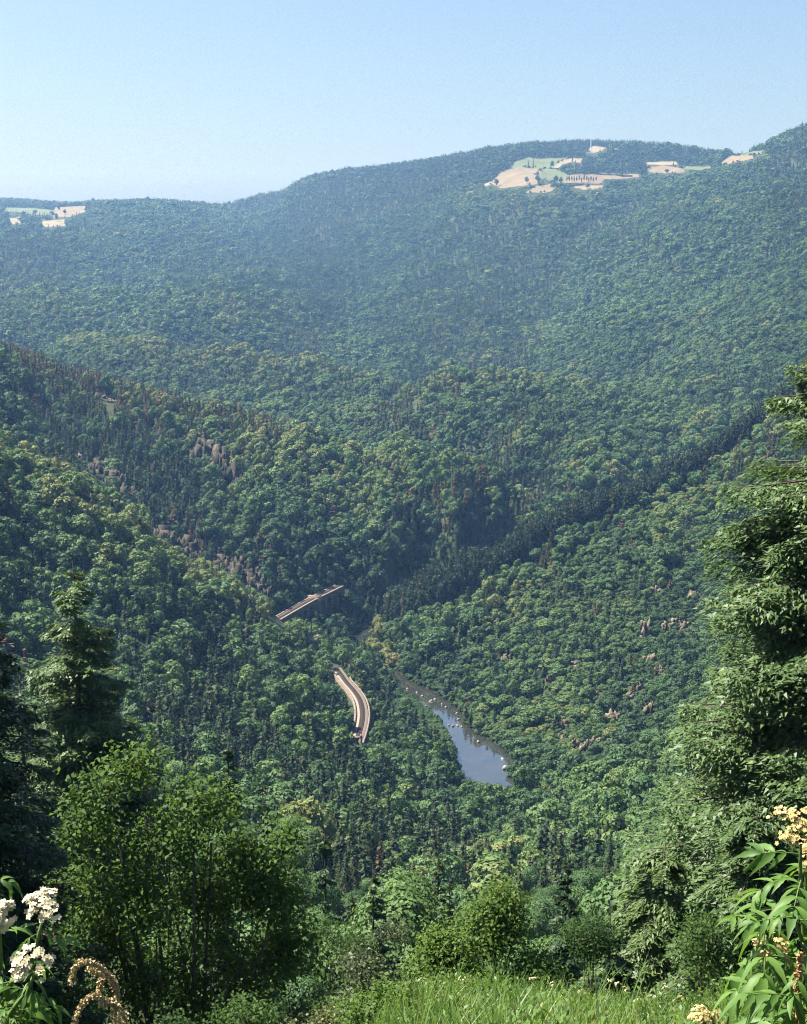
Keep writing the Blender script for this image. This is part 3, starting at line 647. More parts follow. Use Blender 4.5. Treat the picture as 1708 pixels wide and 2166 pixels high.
SB = {'b': (10.0, 3.6), 'c': (14.0, 2.5)}
LAND = [(650, 1275, 'the arched viaduct'), (770, 1500, 'the curved track'), (750, 1585, 'the tunnel portal'), (1010, 1570, 'the calm river reach'), (915, 1480, 'the river riffle'), (1068, 1625, 'the big white boulder'), (800, 1390, 'the pale river bend'), (660, 1370, 'the cut rock face'),
        (462, 1000, 'the long dark cliff'), (240, 1028, 'the upper crag line'), (385, 1168, 'the middle crag line'), (505, 1228, 'the lower crag line'), (230, 847, 'the pale crest knob'), (1363, 1345, 'the rock pinnacle'), (1431, 1203, 'the grey tor'), (1294, 1527, 'the wide orange outcrop'), (1238, 1590, 'the lowest orange crag'), (1162, 1443, 'the pale rock fin'), (1072, 1400, 'the reddish outcrop'),
        (825, 846, 'the central hill rock face'), (986, 957, 'the ochre saddle rock'), (1250, 1100, 'the middle of the spruce belt'), (1000, 1220, 'the low end of the spruce belt'), (1520, 990, 'the high end of the spruce belt'), (172, 1400, 'the thin-crowned spruce'), (400, 1650, 'the leafy tree top'), (620, 1800, 'the leafy tree right side'), (1040, 1900, 'the young tree'), (800, 1900, 'the grey-green spruces'), (1460, 1700, 'the yellow-tipped spruce'), (1600, 1400, 'the large spruce'), (1250, 1850, 'the dark narrow spruce'),
        (1170, 385, 'the plateau fields'), (90, 460, 'the far left fields'), (1250, 310, 'the mast'), (1560, 330, 'the skyline gap'), (850, 810, 'the far valley crease'), (330, 705, 'the rounded mid hill top'), (500, 435, 'the lowest skyline dip'), (30, 1150, 'the left edge of the left slope'), (400, 1420, 'the middle of the left slope'), (560, 1560, 'the dark trees by the track'), (1150, 1300, 'the ridge slope above the bend'), (900, 1720, 'the wood in front of the river'), (1150, 1750, 'the wood right of the river foot'), (60, 790, 'the left end of the spur crest'), (420, 870, 'the mid spur crest'), (620, 915, 'the brown pines of the spur'), (950, 1090, 'the grey spur trees'), (130, 900, 'the upper spur side'), (740, 1170, 'the dark side gully'), (300, 1700, 'the trees over the leafy tree')]
LNDP = np.array([l[:2] for l in LAND], float)
def zone_name(t):
    U, V = u[t], (v[t] + vt[t]) / 2; dd = np.hypot(LNDP[:, 0] - U, LNDP[:, 1] - V); k_ = int(np.argmin(dd)); dx, dy = U - LNDP[k_, 0], V - LNDP[k_, 1]
    if dd[k_] < 22: w_ = 'right beside'
    else:
        far = 'close ' if dd[k_] < 60 else '' if dd[k_] < 120 else 'well '
        ax, ay = abs(dx), abs(dy); hx = 'left' if dx < 0 else 'right'; hy = 'above' if dy < 0 else 'below'
        w_ = far + (hx + ' of' if ax > 2 * ay else hy if ay > 2 * ax else hy + ' and ' + hx + ' of')
    return w_ + ' ' + LAND[k_][2]
def tree_label(t):
    tt = tint[t]
    if dead[t]: c = 'rust-brown dying conifer' if tt > .93 else 'grey-brown dying conifer'
    elif con[t]: c = ('dark slender spruce' if tt < .3 else 'deep green pointed conifer' if tt < .45 else 'dull green pointed conifer' if tt < .6 else 'olive pointed conifer')
    else: c = ('very dark round tree' if tt < .22 else 'dark green round tree' if tt < .36 else 'mid green round tree' if tt < .5 else 'fresh green round tree' if tt < .64 else 'light green round tree' if tt < .8 else 'yellow-green bushy tree')
    s_ = 'small ' if hgt[t] < 7 else 'tall ' if hgt[t] > 14 else ''; zn = zone_name(t).replace('the middle of the left slope', 'mid left slope').replace('the left edge of the left slope', 'the far left slope').replace('the wood in front of the river', 'the riverside wood').replace('the wood right of the river foot', 'the wood by the river foot').replace('the ridge slope above the bend', 'the slope by the bend').replace('the middle of the spruce belt', 'the spruce belt middle').replace('the high end of the spruce belt', 'the upper spruce belt').replace('the low end of the spruce belt', 'the lower spruce belt').replace('the dark trees by the track', 'the trackside trees')
    lb = s_ + c + ', ' + zn
    return lb if len(lb.split()) <= 16 else c + ', ' + zn.replace('well ', '').replace('close ', '')
def put_tree(kind, lod_, v_, loc, sx, sz_, rz, tn, name, label, group, cat='tree'):
    e = empty(name, loc, rz, (sx, sx, sz_)); tag(e, label, cat, group)
    cm, tm = MODEL[(kind, lod_, v_)]
    if tm is not None: obj('trunk', tm, e)
    c = obj('crown', cm, e); c['tint'] = float(tn)
    return e
for t in np.nonzero(single)[0]:
    kd = 'c' if con[t] else 'b'; h0, r0 = SB[kd]
    lb = tree_label(t)
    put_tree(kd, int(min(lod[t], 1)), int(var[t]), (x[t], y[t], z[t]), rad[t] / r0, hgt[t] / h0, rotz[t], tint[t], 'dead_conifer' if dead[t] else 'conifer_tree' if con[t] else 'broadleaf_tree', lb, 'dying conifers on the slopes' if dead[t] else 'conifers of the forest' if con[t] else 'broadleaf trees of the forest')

def scatter(name, label, xyz, idx, scl, rot, tnt, coll):
    me = bpy.data.meshes.new(name); me.vertices.add(len(xyz)); me.vertices.foreach_set('co', np.asarray(xyz, np.float32).ravel())
    for nm, ty, key, arr in (('pick', 'INT', 'value', np.asarray(idx, np.int32)), ('scl', 'FLOAT_VECTOR', 'vector', np.asarray(scl, np.float32)), ('rot', 'FLOAT_VECTOR', 'vector', np.asarray(rot, np.float32)), ('tint', 'FLOAT', 'value', np.asarray(tnt, np.float32))):
        a = me.attributes.new(nm, ty, 'POINT'); a.data.foreach_set(key, arr.ravel())
    o = obj(name, me); tag(o, label, kind='stuff')
    ng = bpy.data.node_groups.new(name, 'GeometryNodeTree')
    ng.interface.new_socket('Geometry', in_out='INPUT', socket_type='NodeSocketGeometry'); ng.interface.new_socket('Geometry', in_out='OUTPUT', socket_type='NodeSocketGeometry')
    N, L = ng.nodes.new, ng.links.new
    gi, go = N('NodeGroupInput'), N('NodeGroupOutput')
    ci = N('GeometryNodeCollectionInfo'); ci.inputs['Collection'].default_value = coll; ci.inputs['Separate Children'].default_value = True; ci.inputs['Reset Children'].default_value = True
    ip = N('GeometryNodeInstanceOnPoints'); ip.inputs['Pick Instance'].default_value = True
    def na(nm, ty):
        a = N('GeometryNodeInputNamedAttribute'); a.data_type = ty; a.inputs['Name'].default_value = nm; return a.outputs['Attribute']
    L(gi.outputs[0], ip.inputs['Points']); L(ci.outputs[0], ip.inputs['Instance'])
    L(na('pick', 'INT'), ip.inputs['Instance Index']); L(na('scl', 'FLOAT_VECTOR'), ip.inputs['Scale']); L(na('rot', 'FLOAT_VECTOR'), ip.inputs['Rotation'])
    L(ip.outputs[0], go.inputs[0])
    md = o.modifiers.new('scatter', 'NODES'); md.node_group = ng
    return o
r_ = ~single
idx = np.array([MIDX[('c' if c else 'b', int(l), int(vv))] for c, l, vv in zip(con[r_], lod[r_], var[r_])])
h0 = np.where(con, 14.0, 10.0); r0 = np.where(con, 2.5, 3.6)
scl = np.stack([rad / r0, rad / r0, hgt / h0], 1)[r_]
rot = np.stack([rng.normal(size=n) * .04, rng.normal(size=n) * .04, rotz], 1)[r_]
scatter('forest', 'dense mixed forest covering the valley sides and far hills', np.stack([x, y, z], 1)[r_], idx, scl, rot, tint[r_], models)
print('trees', n, 'single', single.sum())

# ------------------------------------------------------------------ rocks
import bmesh
def ico(sub):
    bm = bmesh.new(); bmesh.ops.create_icosphere(bm, subdivisions=sub, radius=1.0)
    V = np.array([v.co[:] for v in bm.verts]); T = np.array([[v.index for v in f.verts] for f in bm.faces]); bm.free()
    return V, T
def block(r, npt=10):
    """a broken angular block: the hull of points thrown into a box"""
    P = r.uniform(-1, 1, (npt, 3)); P = np.sign(P) * np.abs(P) ** .6; P[:, 2] *= 1.25
    bm = bmesh.new(); [bm.verts.new(p) for p in P]; h_ = bmesh.ops.convex_hull(bm, input=bm.verts[:])
    bmesh.ops.delete(bm, geom=[v for v in bm.verts if not v.link_faces], context='VERTS'); bm.verts.index_update()
    V = np.array([v.co[:] for v in bm.verts]); T = np.array([[v.index for v in f.verts] for f in bm.faces]); bm.free()
    return V, T
M['dark_rock'] = noise_mat('shaded_crag_rock', [(.25, (.024, .021, .015)), (.5, (.052, .045, .031)), (.75, (.115, .098, .066))], 0.25, detail=10, bump=0.9, bscale=.9)  # darker rock for the crags, the shade of their faces put into the colour
def outcrop(name, label, loc, w_, h_, dp, rz, seed, group=None, m='rock', nblk=9):
    r = np.random.default_rng(seed); g = Geo()
    for q_ in range(nblk):
        V, T = block(r)
        s_ = np.array([w_ * r.uniform(.08, .22), dp * r.uniform(.15, .35), h_ * r.uniform(.14, .4)])
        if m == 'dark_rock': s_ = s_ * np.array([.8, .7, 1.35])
        c = np.array([r.uniform(-.36, .36) * w_, r.uniform(-.3, .35) * dp, 0]); c[2] = h_ * r.uniform(-.05, .55) * (1 - abs(c[0]) / w_) + c[1] * .4
        a = r.uniform(-.8, .8); R_ = np.array([[math.cos(a), -math.sin(a), 0], [math.sin(a), math.cos(a), 0], [0, 0, 1]])
        g.add((V * s_) @ R_.T + c, None, T)
    o = obj(name, g.mesh(name, [M[m]]), None, loc); o.rotation_euler = (0, 0, rz)
    return tag(o, label, 'rock', group)
OUT_LAB = ['pale rock knob on the spur crest', 'larger pale rock beside the spur crest knob', 'tan crag below the brown pines of the spur', 'orange-tan ledge above the long dark cliff', 'small tan rock under the dark cliff foot', 'bright ochre rock among spur trees', 'tan rock at the head of the left crag line',
 'pale capstone at the middle of the crag line', 'pale rock edge along the middle crags', 'pale rock at the lower crag line', 'tan rock face on the left shoulder of the central hill', 'pale rock just right of the central hill face', 'ochre rock in the saddle of the central hill', 'small pink-grey rock on the central hill top',
 'tall grey tor high on the right slope', 'slanting rock rib below the grey tor', 'tall split rock pinnacle on the right slope', 'broken rock step right of the pinnacle', 'jumbled crag behind the pinnacle', 'scree block under the pinnacle', 'reddish outcrop low on the right slope near the bend', 'narrow pale rock fin above the river reach', 'tan outcrop above the pale rock fin', 'pale slab at the middle of the right slope', 'wide orange outcrop on the right slope', 'rock buttress right of the orange outcrop', 'steep tan rock beside the lower river', 'dark-edged rock above the river bank', 'orange crag lowest on the right slope', 'pale ledge next to the lowest orange crag', 'small pale boulder among mid-slope bushes', 'small white boulder above mid-slope bushes', 'little rock at the foot of the pale fin', 'cream cut rock face above the railway', 'rough crag at the edge of the big spruce', 'small crag beside the big spruce', 'tiny pale cliff high on the far hill', 'tan rock beside the scree', 'small rock by the steep tan rock', 'grey slab between the outcrops',
 'upper part of the long dark cliff on the spur', 'middle of the long dark cliff on the spur', 'lower end of the long dark cliff on the spur', 'dark crag at the top of the left crag line', 'second dark crag of the left crag line', 'third dark crag of the left crag line', 'dark crag at the bend of the crag line', 'dark crag below the bend of the crag line', 'short dark crag in the crag line', 'dark crag above the viaduct end', 'biggest dark crag above the viaduct end', 'dark crag right above the viaduct', 'last dark crag touching the viaduct']
for q_, (o, p) in enumerate(zip(OUT, OUTP)):
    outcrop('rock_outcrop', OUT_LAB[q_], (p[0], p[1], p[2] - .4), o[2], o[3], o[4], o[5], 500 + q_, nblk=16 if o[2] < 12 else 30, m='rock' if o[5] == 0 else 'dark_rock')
BO = [(905, 728, 1.6, 'flat grey stone at the upstream end of the riffle'), (955, 748, 1.5, 'brown stone in mid riffle'), (985, 768, 1.5, 'small stone splitting the riffle'), (1035, 798, 2.4, 'white boulder on the left of the riffle'), (1062, 790, 1.7, 'pale boulder in the middle of the riffle'), (1108, 815, 2.6, 'long pale boulder under the right bank'), (1125, 835, 1.6, 'small pale stone beside the long boulder'), (1182, 868, 2.3, 'pink-grey boulder on the right bank'), (1195, 905, 1.7, 'tan boulder above the stone bar'), (1140, 938, 1.4, 'left stone of the bar across the river'), (1165, 943, 1.6, 'second stone of the bar across the river'), (1192, 942, 1.5, 'third stone of the bar across the river'), (1216, 948, 1.5, 'right stone of the bar across the river'), (1310, 1036, 2.0, 'lone pale boulder by the right bank'), (1455, 1135, 2.0, 'low pale boulder above the big white one'), (1466, 1190, 3.4, 'big white boulder with a dark hollow by the river'), (1486, 1202, 1.9, 'small white stone beside the big white boulder'), (1010, 826, 1.5, 'dark wet stone on the left of the riffle')]
for q_, (a, b, s_, lab) in enumerate(BO):
    r = np.random.default_rng(900 + q_); V, T = block(r, 14); g = Geo(); g.add(V * np.array([s_ * .55, s_ * .42, s_ * .36]), None, T)
    o = obj('boulder', g.mesh('boulder', [M['river_rock']]), None, atz(*c5(a, b), .15)); o.rotation_euler = (0, 0, r.uniform(0, 6)); tag(o, lab, 'boulder', 'boulders in the river')

# ------------------------------------------------------------------ railway
def frames(path):
    t = unit(np.gradient(path[:, :2], axis=0)); return t, np.stack([t[:, 1], -t[:, 0]], 1)     # right-hand side normal
def sweep(path, sec, closed=True):
    """sweep a cross-section of (right, up) points along a path"""
    t, nr = frames(path); sec = np.asarray(sec, float); k_, n_ = len(path), len(sec)
    V = np.empty((k_, n_, 3)); V[:, :, :2] = path[:, None, :2] + nr[:, None] * sec[None, :, :1]; V[:, :, 2] = path[:, None, 2] + sec[None, :, 1]
    i, j = np.meshgrid(np.arange(k_ - 1), np.arange(n_ if closed else n_ - 1), indexing='ij'); j2 = (j + 1) % n_
    Q = np.stack([i * n_ + j, i * n_ + j2, (i + 1) * n_ + j2, (i + 1) * n_ + j], -1).reshape(-1, 4)
    g = Geo(); g.add(V.reshape(-1, 3), Q)
    if closed:
        for e in (0, k_ - 1):
            for a in range(1, n_ - 1): g.add(V[e][[0, a, a + 1]], None, [[0, 1, 2]])
    return g
def resample(path, step):
    s_ = np.concatenate([[0], np.cumsum(np.linalg.norm(np.diff(path, axis=0), axis=1))]); q_ = np.arange(0, s_[-1], step)
    return np.stack([np.interp(q_, s_, path[:, c]) for c in range(3)], 1)
BALLAST = noise_mat('pale_ballast', [(.3, (.165, .135, .108)), (.7, (.27, .225, .185))], 1.5, detail=8, bump=.6, bscale=4)
RAIL_SHADE = noise_mat('rail_shadow_ballast', [(.3, (.045, .036, .030)), (.7, (.09, .072, .06))], 1.5, detail=8)  # dark ballast colour that paints the shadow along the rails
def track(name, label, path, half):
    P = resample(path, 1.5); e = empty(name, P[len(P) // 2]); tag(e, label, 'railway')
    inv = -np.array(P[len(P) // 2])
    def part(nm, g, m):
        g.V = [v + inv for v in g.V]; return obj(nm, g.mesh(nm, [m]), e)
    part('ballast_bed', sweep(P, [(-half, -1.3), (-half + .35, 0), (half - .35, 0), (half, -1.3)]), BALLAST)
    for s_ in (-.95, .95):
        part('rail_shadow_strip', sweep(P, [(s_ - .30, .004), (s_ - .30, .03), (s_ + .30, .03), (s_ + .30, .004)]), RAIL_SHADE)  # painted dark band for the rail and its shadow on the ballast
        part('rail', sweep(P, [(s_ - .05, .16), (s_ - .05, .32), (s_ + .05, .32), (s_ + .05, .16)]), M['rust'])
    g = Geo(); S_l = resample(path, .75); t, nr = frames(S_l)
    for p, tt in zip(S_l, t): g.box(p + np.array([0, 0, .09]), (.26, 2.6, .14), math.atan2(tt[1], tt[0]))
    o = part('sleepers', g, M['sleeper']); o['kind'] = 'stuff'
    return e
track('railway_track', 'single railway track on pale ballast curving above the river', RAIL[3:-4], 3.0)
def stone_wall(name, label, path, off, z0, z1, thick, coping=True, block_len=2.4):
    """masonry wall: each course block its own piece"""
    P = resample(path, block_len); e = empty(name, P[0]); tag(e, label, 'wall')
    t, nr = frames(P); side = 1 if off > 0 else -1
    hz_ = .62; nc = max(1, int(round((z1 - z0) / hz_)))
    P0 = P[0]
    for i_ in range(len(P) - 1):
        a = P[i_, :2] + nr[i_] * off; b = P[i_ + 1, :2] + nr[i_ + 1] * off; L_ = np.linalg.norm(b - a); ang = math.atan2(*(b - a)[::-1]); c = (a + b) / 2
        g = Geo(); g.box((c[0] - P0[0], c[1] - P0[1], (z0 + z1) / 2), (L_ - .04, thick, z1 - z0), ang)
        obj('wall_block', g.mesh('wall_block', [M['stone']]), e)
        if coping:
            g = Geo(); g.box((c[0] - P0[0], c[1] - P0[1], z1 + .12), (L_ - .03, thick + .35, .24), ang); obj('coping_stone', g.mesh('coping_stone', [M['pale_stone']]), e)
    return e
stone_wall('retaining_wall', 'pale stone parapet on the river side of the curved track', RAIL[3:-4], 3.35, -7, .55, .6)
stone_wall('cutting_wall', 'low stone wall on the hill side of the curved track', RAIL[9:-4], -3.3, -1.5, .15, .4)

def arch_bay(L_, zb, zt, rise, depth, n=10):
    """one bay: opening under a round arch, spandrel above, soffit behind"""
    g = Geo(); th = np.linspace(math.pi, 0, n + 1); r_ = L_ / 2
    A = np.stack([r_ * np.cos(th), zb + rise * np.sin(th)], 1); B = np.stack([A[:, 0], np.full(n + 1, zt)], 1)
    for yy in (-depth / 2, depth / 2):
        V = np.vstack([np.column_stack([A[:, 0], np.full(n + 1, yy), A[:, 1]]), np.column_stack([B[:, 0], np.full(n + 1, yy), B[:, 1]])])
        g.add(V, [[i_, i_ + 1, n + 1 + i_ + 1, n + 1 + i_] for i_ in range(n)])
    V = np.vstack([np.column_stack([A[:, 0], np.full(n + 1, yy), A[:, 1]]) for yy in (-depth / 2, depth / 2)])
    g.add(V, [[i_, i_ + 1, n + 1 + i_ + 1, n + 1 + i_] for i_ in range(n)])
    return g
def viaduct():
    P = VIA[2:-2]; e = empty('viaduct', P[len(P) // 2]); tag(e, 'stone arched railway viaduct in shade at the gorge bend', 'viaduct'); c0 = np.array(P[len(P) // 2])
    nb_ = 11; S_l = resample(P, 1.0); seg = len(S_l) / nb_
    def part(nm, g, m, loc=None, rz=0):
        if loc is None: g.V = [v - c0 for v in g.V]
        o = obj(nm, g.mesh(nm, [m]), e)
        if loc is not None: o.location = tuple(np.asarray(loc) - c0); o.rotation_euler = (0, 0, rz)
        return o
    part('deck', sweep(S_l, [(-3.1, -1.5), (-3.1, -.25), (3.1, -.25), (3.1, -1.5)]), M['stone'])
    for s_ in (-2.85, 2.85): part('parapet', sweep(S_l, [(s_ - .25, -.2), (s_ - .25, .2), (s_ + .25, .2), (s_ + .25, -.2)]), M['stone']); part('coping', sweep(S_l, [(s_ - .5, .202), (s_ - .5, .4), (s_ + .5, .4), (s_ + .5, .202)]), M['pale_stone'])
    for b in range(nb_):
        p = S_l[int((b) * seg)]; q_ = S_l[min(int((b + 1) * seg), len(S_l) - 1)]; L_ = np.linalg.norm(q_ - p); mid = (p + q_) / 2; rz = math.atan2(q_[1] - p[1], q_[0] - p[0])
        part('arch', arch_bay(L_ - 1.3, -5.2, -1.52, 2.4, 6.6), M['stone'], mid, rz)
        g = Geo(); g.box((0, 0, -8.9), (1.26, 6.9, 14.7)); part('pier', g, M['stone'], p, rz)
    g = Geo(); g.box((0, 0, -6.5), (2.6, 8.2, 15.0)); g.box((0, 0, 1.15), (3.0, 8.6, .3)); part('pilaster', g, M['stone'], S_l[int(len(S_l) * .62)], math.atan2(*(frames(S_l)[0][int(len(S_l) * .62)][::-1])))
    track('viaduct_track', 'railway track on top of the arched viaduct', P, 2.2).location.z += .05
viaduct()

def portal():
    p, q_ = RAIL[-6], RAIL[-4]; t = unit(q_[:2] - p[:2]); rz = math.atan2(t[1], t[0]) - math.pi / 2
    e = empty('tunnel_portal', (q_[0], q_[1], RZ), rz); tag(e, 'small stone tunnel portal with white coping at the near end of the track', 'tunnel portal')
    g = Geo(); g.add(*(lambda G: (np.concatenate(G.V), np.concatenate(G.Q)))(arch_bay(4.6, 2.6, 6.0, 2.3, 1.2))); obj('arch', g.mesh('arch', [M['stone']]), e)
    for s_ in (-1, 1):
        g = Geo(); g.box((s_ * 3.15, 0, 2.3), (1.7, 1.3, 7.3)); obj('pier', g.mesh('pier', [M['stone']]), e)
        g = Geo(); g.box((s_ * 4.9, .4, 1.2), (1.7, .8, 5.0), s_ * .35); obj('wing_wall', g.mesh('wing_wall', [M['stone']]), e)
    g = Geo(); g.box((0, 0, 6.2), (8.4, 1.7, .4)); obj('coping', g.mesh('coping', [M['pale_stone']]), e)
    for s_ in (-1, 1): g = Geo(); g.box((s_ * 3.6, .1, 6.9), (.9, 1.1, 1.0)); obj('corner_stone', g.mesh('corner_stone', [M['pale_stone']]), e)
    a = atz(*c5(508, 1048), 28.); b = atz(*c5(580, 1052), 28.)
    stone_wall('wing_wall', 'short pale stone wall left of the tunnel portal', np.array([a, b]), .01, -4, 1.0, 1.2, True, 2.0)
portal()

# ------------------------------------------------------------------ plateau: mast, poplars, hedges
def mast():
    b = hit(1250, 324); hh = at(1250, 284, b[1])[2] - b[2]
    e = empty('radio_mast', b); tag(e, 'slim lattice radio mast on the wooded skyline', 'mast')
    steel = noise_mat('galvanised_steel', [(.3, (.32, .33, .34)), (.7, (.5, .5, .5))], 2, rough=.5)
    for a in range(3):
        th = a * 2.094; g = Geo(); g.tube([(1.6 * math.cos(th), 1.6 * math.sin(th), -1), (.35 * math.cos(th), .35 * math.sin(th), hh * .9)], [.5, .42], 5); obj('leg', g.mesh('leg', [steel]), e)
    for q_ in range(12):
        g = Geo(); z0, z1 = hh * .9 * q_ / 12, hh * .9 * (q_ + 1) / 12
        for a in range(3):
            r0_, r1_ = 1.6 - 1.25 * q_ / 12, 1.6 - 1.25 * (q_ + 1) / 12
            g.tube([(r0_ * math.cos(a * 2.094), r0_ * math.sin(a * 2.094), z0), (r1_ * math.cos((a + 1) * 2.094), r1_ * math.sin((a + 1) * 2.094), z1)], .06, 4)
        obj('brace', g.mesh('brace', [steel]), e)
    g = Geo(); g.tube([(0, 0, hh * .88), (0, 0, hh)], [.45, .4], 5); obj('spike', g.mesh('spike', [steel]), e)
    for q_, zz_ in enumerate((.72, .8, .8)):
        th = q_ * 2.1 + .4; g = Geo(); g.tube([(.9 * math.cos(th), .9 * math.sin(th), hh * zz_ - 1), (.9 * math.cos(th), .9 * math.sin(th), hh * zz_ + 1)], [.35, .35], 8); obj('antenna', g.mesh('antenna', [M['pale_stone']]), e)
mast()
ORD = ['first', 'second', 'third', 'fourth', 'fifth', 'sixth', 'seventh', 'eighth', 'ninth', 'tenth', 'eleventh', 'twelfth', 'thirteenth', 'fourteenth']
for q_ in range(13):
    p = hit(*c7(516 + q_ * 12.2 + rng.uniform(-2, 2), 243 + rng.uniform(-2, 2))); h_ = rng.uniform(15, 21)
    put_tree('b', 1, q_ % 4, p, .52, h_ / 10, q_, rng.uniform(.1, .35), 'poplar_tree', ORD[q_] + ' poplar from the left in the row on the plateau', 'row of poplars on the plateau')
for q_, (a, b, h_, r_, kd, lab) in enumerate([(326, 168, 17, 2.6, 'c', 'dark spruce on the left in the upper plateau meadow'), (351, 170, 16, 2.4, 'c', 'dark spruce on the right in the upper plateau meadow'), (444, 170, 15, 4, 'b', 'dark round tree where the pasture meets the pale field'), (318, 248, 13, 3.6, 'b', 'lone dark tree standing in the tan stubble field'), (170, 262, 14, 4, 'b', 'dark tree at the left corner of the stubble field'), (372, 246, 14, 4.5, 'b', 'round tree between stubble field and pasture'), (462, 248, 16, 4.5, 'b', 'bushy tree at the left end of the poplar row'), (486, 246, 13, 3.5, 'b', 'smaller tree next to the poplar row'), (725, 206, 9, 3, 'b', 'bush on the long tan field edge'), (790, 212, 11, 3.5, 'b', 'round tree on the long tan field'), (1012, 200, 10, 4, 'b', 'round tree in front of the edge field'), (620, 272, 9, 4, 'b', 'dark bush below the cream hay strip'), (545, 136, 12, 2.2, 'c', 'little spruce on the pale curved field')]):
    h0_, r0_ = SB[kd]; put_tree(kd, 1, q_ % 4, hit(*c7(a, b)), 1.35 * r_ / r0_, 1.35 * h_ / h0_, q_ * 1.3, .12, 'field_tree', lab, None)
for q_, (a, b, h_, r_, lab) in enumerate([(240, 440, 17, 3.5, 'tall dark tree by the far left cream strip'), (250, 398, 15, 3, 'dark tree inside the far left stubble field'), (150, 415, 13, 5, 'round tree at the far left field corner'), (225, 420, 13, 4, 'dark tree under the far left stubble field'), (100, 420, 13, 5, 'broad tree between the far left fields'), (275, 412, 12, 4, 'tree right of the far left stubble field'), (30, 420, 13, 5, 'tree at the edge of the photo on the far left plateau')]):
    put_tree('b', 1, q_ % 4, hit(*c1(a, b)), 1.35 * r_ / 3.6, 1.35 * h_ / 10, q_ * 1.7, .12, 'field_tree', lab, None)
def hedge(name, label, pts, h_, w_, tn):
    W_ = np.array([hit(*p) for p in pts]); P = resample(W_, 1.2); n_ = len(P) * 30; c0 = P[0]
    b = P[rng.integers(0, len(P), n_)] - c0; Pp = b + rng.normal(size=(n_, 3)) * np.array([w_ * .4, w_ * .4, 0]) ; Pp[:, 2] = H(Pp[:, 0] + c0[0], Pp[:, 1] + c0[1]) - c0[2] + rng.uniform(0, h_, n_) * (1 + .4 * vnoise(Pp[:, 0] / 6, Pp[:, 1] / 6, 4))
    V, Q = leaf_quads(Pp, rdir(n_) + np.array([0, 0, .5]), 1.3, 1.0); g = Geo(); g.add(V, Q)
    e = empty(name, c0); tag(e, label, 'hedge'); o = obj('foliage', g.mesh('foliage', [M['broadleaf']]), e); o['tint'] = tn
    g = Geo(); g.tube(P - c0 + np.array([0, 0, h_ * .25]), .25, 5); obj('stem', g.mesh('stem', [M['bark']]), e)
hedge('hedgerow', 'dark hedge along the cream hay field on the plateau', [c7(292, 278), c7(330, 266), (c7(362, 268))], 4, 4, .1)
hedge('hedgerow', 'long dark hedge under the poplar row', [c7(438, 268), c7(500, 258), c7(560, 256), c7(600, 252)], 5, 4, .1)
hedge('hedgerow', 'hedge curving below the plateau wood edge', [c7(600, 198), c7(700, 204), c7(760, 206), c7(840, 214)], 5, 4, .15)

# ------------------------------------------------------------------ foreground trees
def near_conifer(name, label, base, Hh, R, seed, nbr, per, ls, tn, droop=.45, lean=(0, 0), up=.15, base_z=.04, power=.8, group=None):
    """a conifer seen close: trunk, drooping boughs, hanging needle sprays"""
    r = np.random.default_rng(seed); e = empty(name, base); tag(e, label, 'tree', group)
    tr = Geo(); zz_ = np.linspace(-1.5, Hh, 9)
    tr.tube(np.stack([lean[0] * (zz_ / Hh) ** 2, lean[1] * (zz_ / Hh) ** 2, zz_], 1), np.interp(zz_, [-1.5, Hh], [.028 * Hh * .6, .015]), 9); obj('trunk', tr.mesh('trunk', [M['bark']], True), e)
    br = Geo(); cr = Geo(); PP, NN, TT, LL = [], [], [], []
    for q_ in range(nbr):
        f = base_z + (1 - base_z) * (1 - math.sqrt(r.random())) if q_ % 3 else r.uniform(base_z, .97)
        az = q_ * 2.399 + r.normal() * .35; L_ = R * (1 - f) ** power * r.uniform(.6, 1.15) + .25
        z0 = f * Hh; ax = np.array([math.cos(az), math.sin(az), 0]); s_ = np.linspace(0, 1, 6)
        c0 = np.array([lean[0] * f * f, lean[1] * f * f, z0])
        path = c0 + ax * (s_ * L_)[:, None]; path[:, 2] += up * L_ * s_ - droop * L_ * s_ ** 2 + .12 * L_ * s_ ** 4
        br.tube(path, np.linspace(.016 * L_ + .008, .004, 6), 4, cap=False)
        k_ = int(per * 6.0 * L_ / R) + 14
        t = r.uniform(.12, 1.02, k_) ** .8; p = np.stack([np.interp(t, s_, path[:, c]) for c in range(3)], 1)
        side = np.cross(ax, [0, 0, 1.]); sp_ = r.normal(size=k_) * .21 * L_ * (1.15 - t * .75)
        hang = -np.abs(r.normal(size=k_)) * .10 * L_ * (1 - .4 * t) - np.abs(sp_) * .35
        p = p + side * sp_[:, None]; p[:, 2] += hang
        T = ax * (.55) + side * np.sign(sp_)[:, None] * .6 + np.array([0, 0, -.5]) + r.normal(size=(k_, 3)) * .35
        N_ = np.array([0, 0, 1.]) + ax * .35 + r.normal(size=(k_, 3)) * .35
        PP.append(p); NN.append(N_); TT.append(T); LL.append(np.full(k_, ls) * r.uniform(.6, 1.4, k_))
    PP, NN, TT, LL = map(np.concatenate, (PP, NN, TT, LL))
    NN = unit(NN); TT = unit(TT - NN * np.sum(TT * NN, 1, keepdims=True)); BB = np.cross(NN, TT); l_ = (LL * .9)[:, None]; w_ = (LL * .22)[:, None]
    V = np.stack([PP - TT * l_ * .4 + BB * w_, PP - TT * l_ * .4 - BB * w_, PP + TT * l_ * .6], 1).reshape(-1, 3); cr.add(V, None, np.arange(len(V)).reshape(-1, 3))
    obj('branches', br.mesh('branches', [M['bark']]), e)['kind'] = 'stuff'
    c = obj('crown', cr.mesh('crown', [M['near_conifer']]), e); c['tint'] = tn
    return e
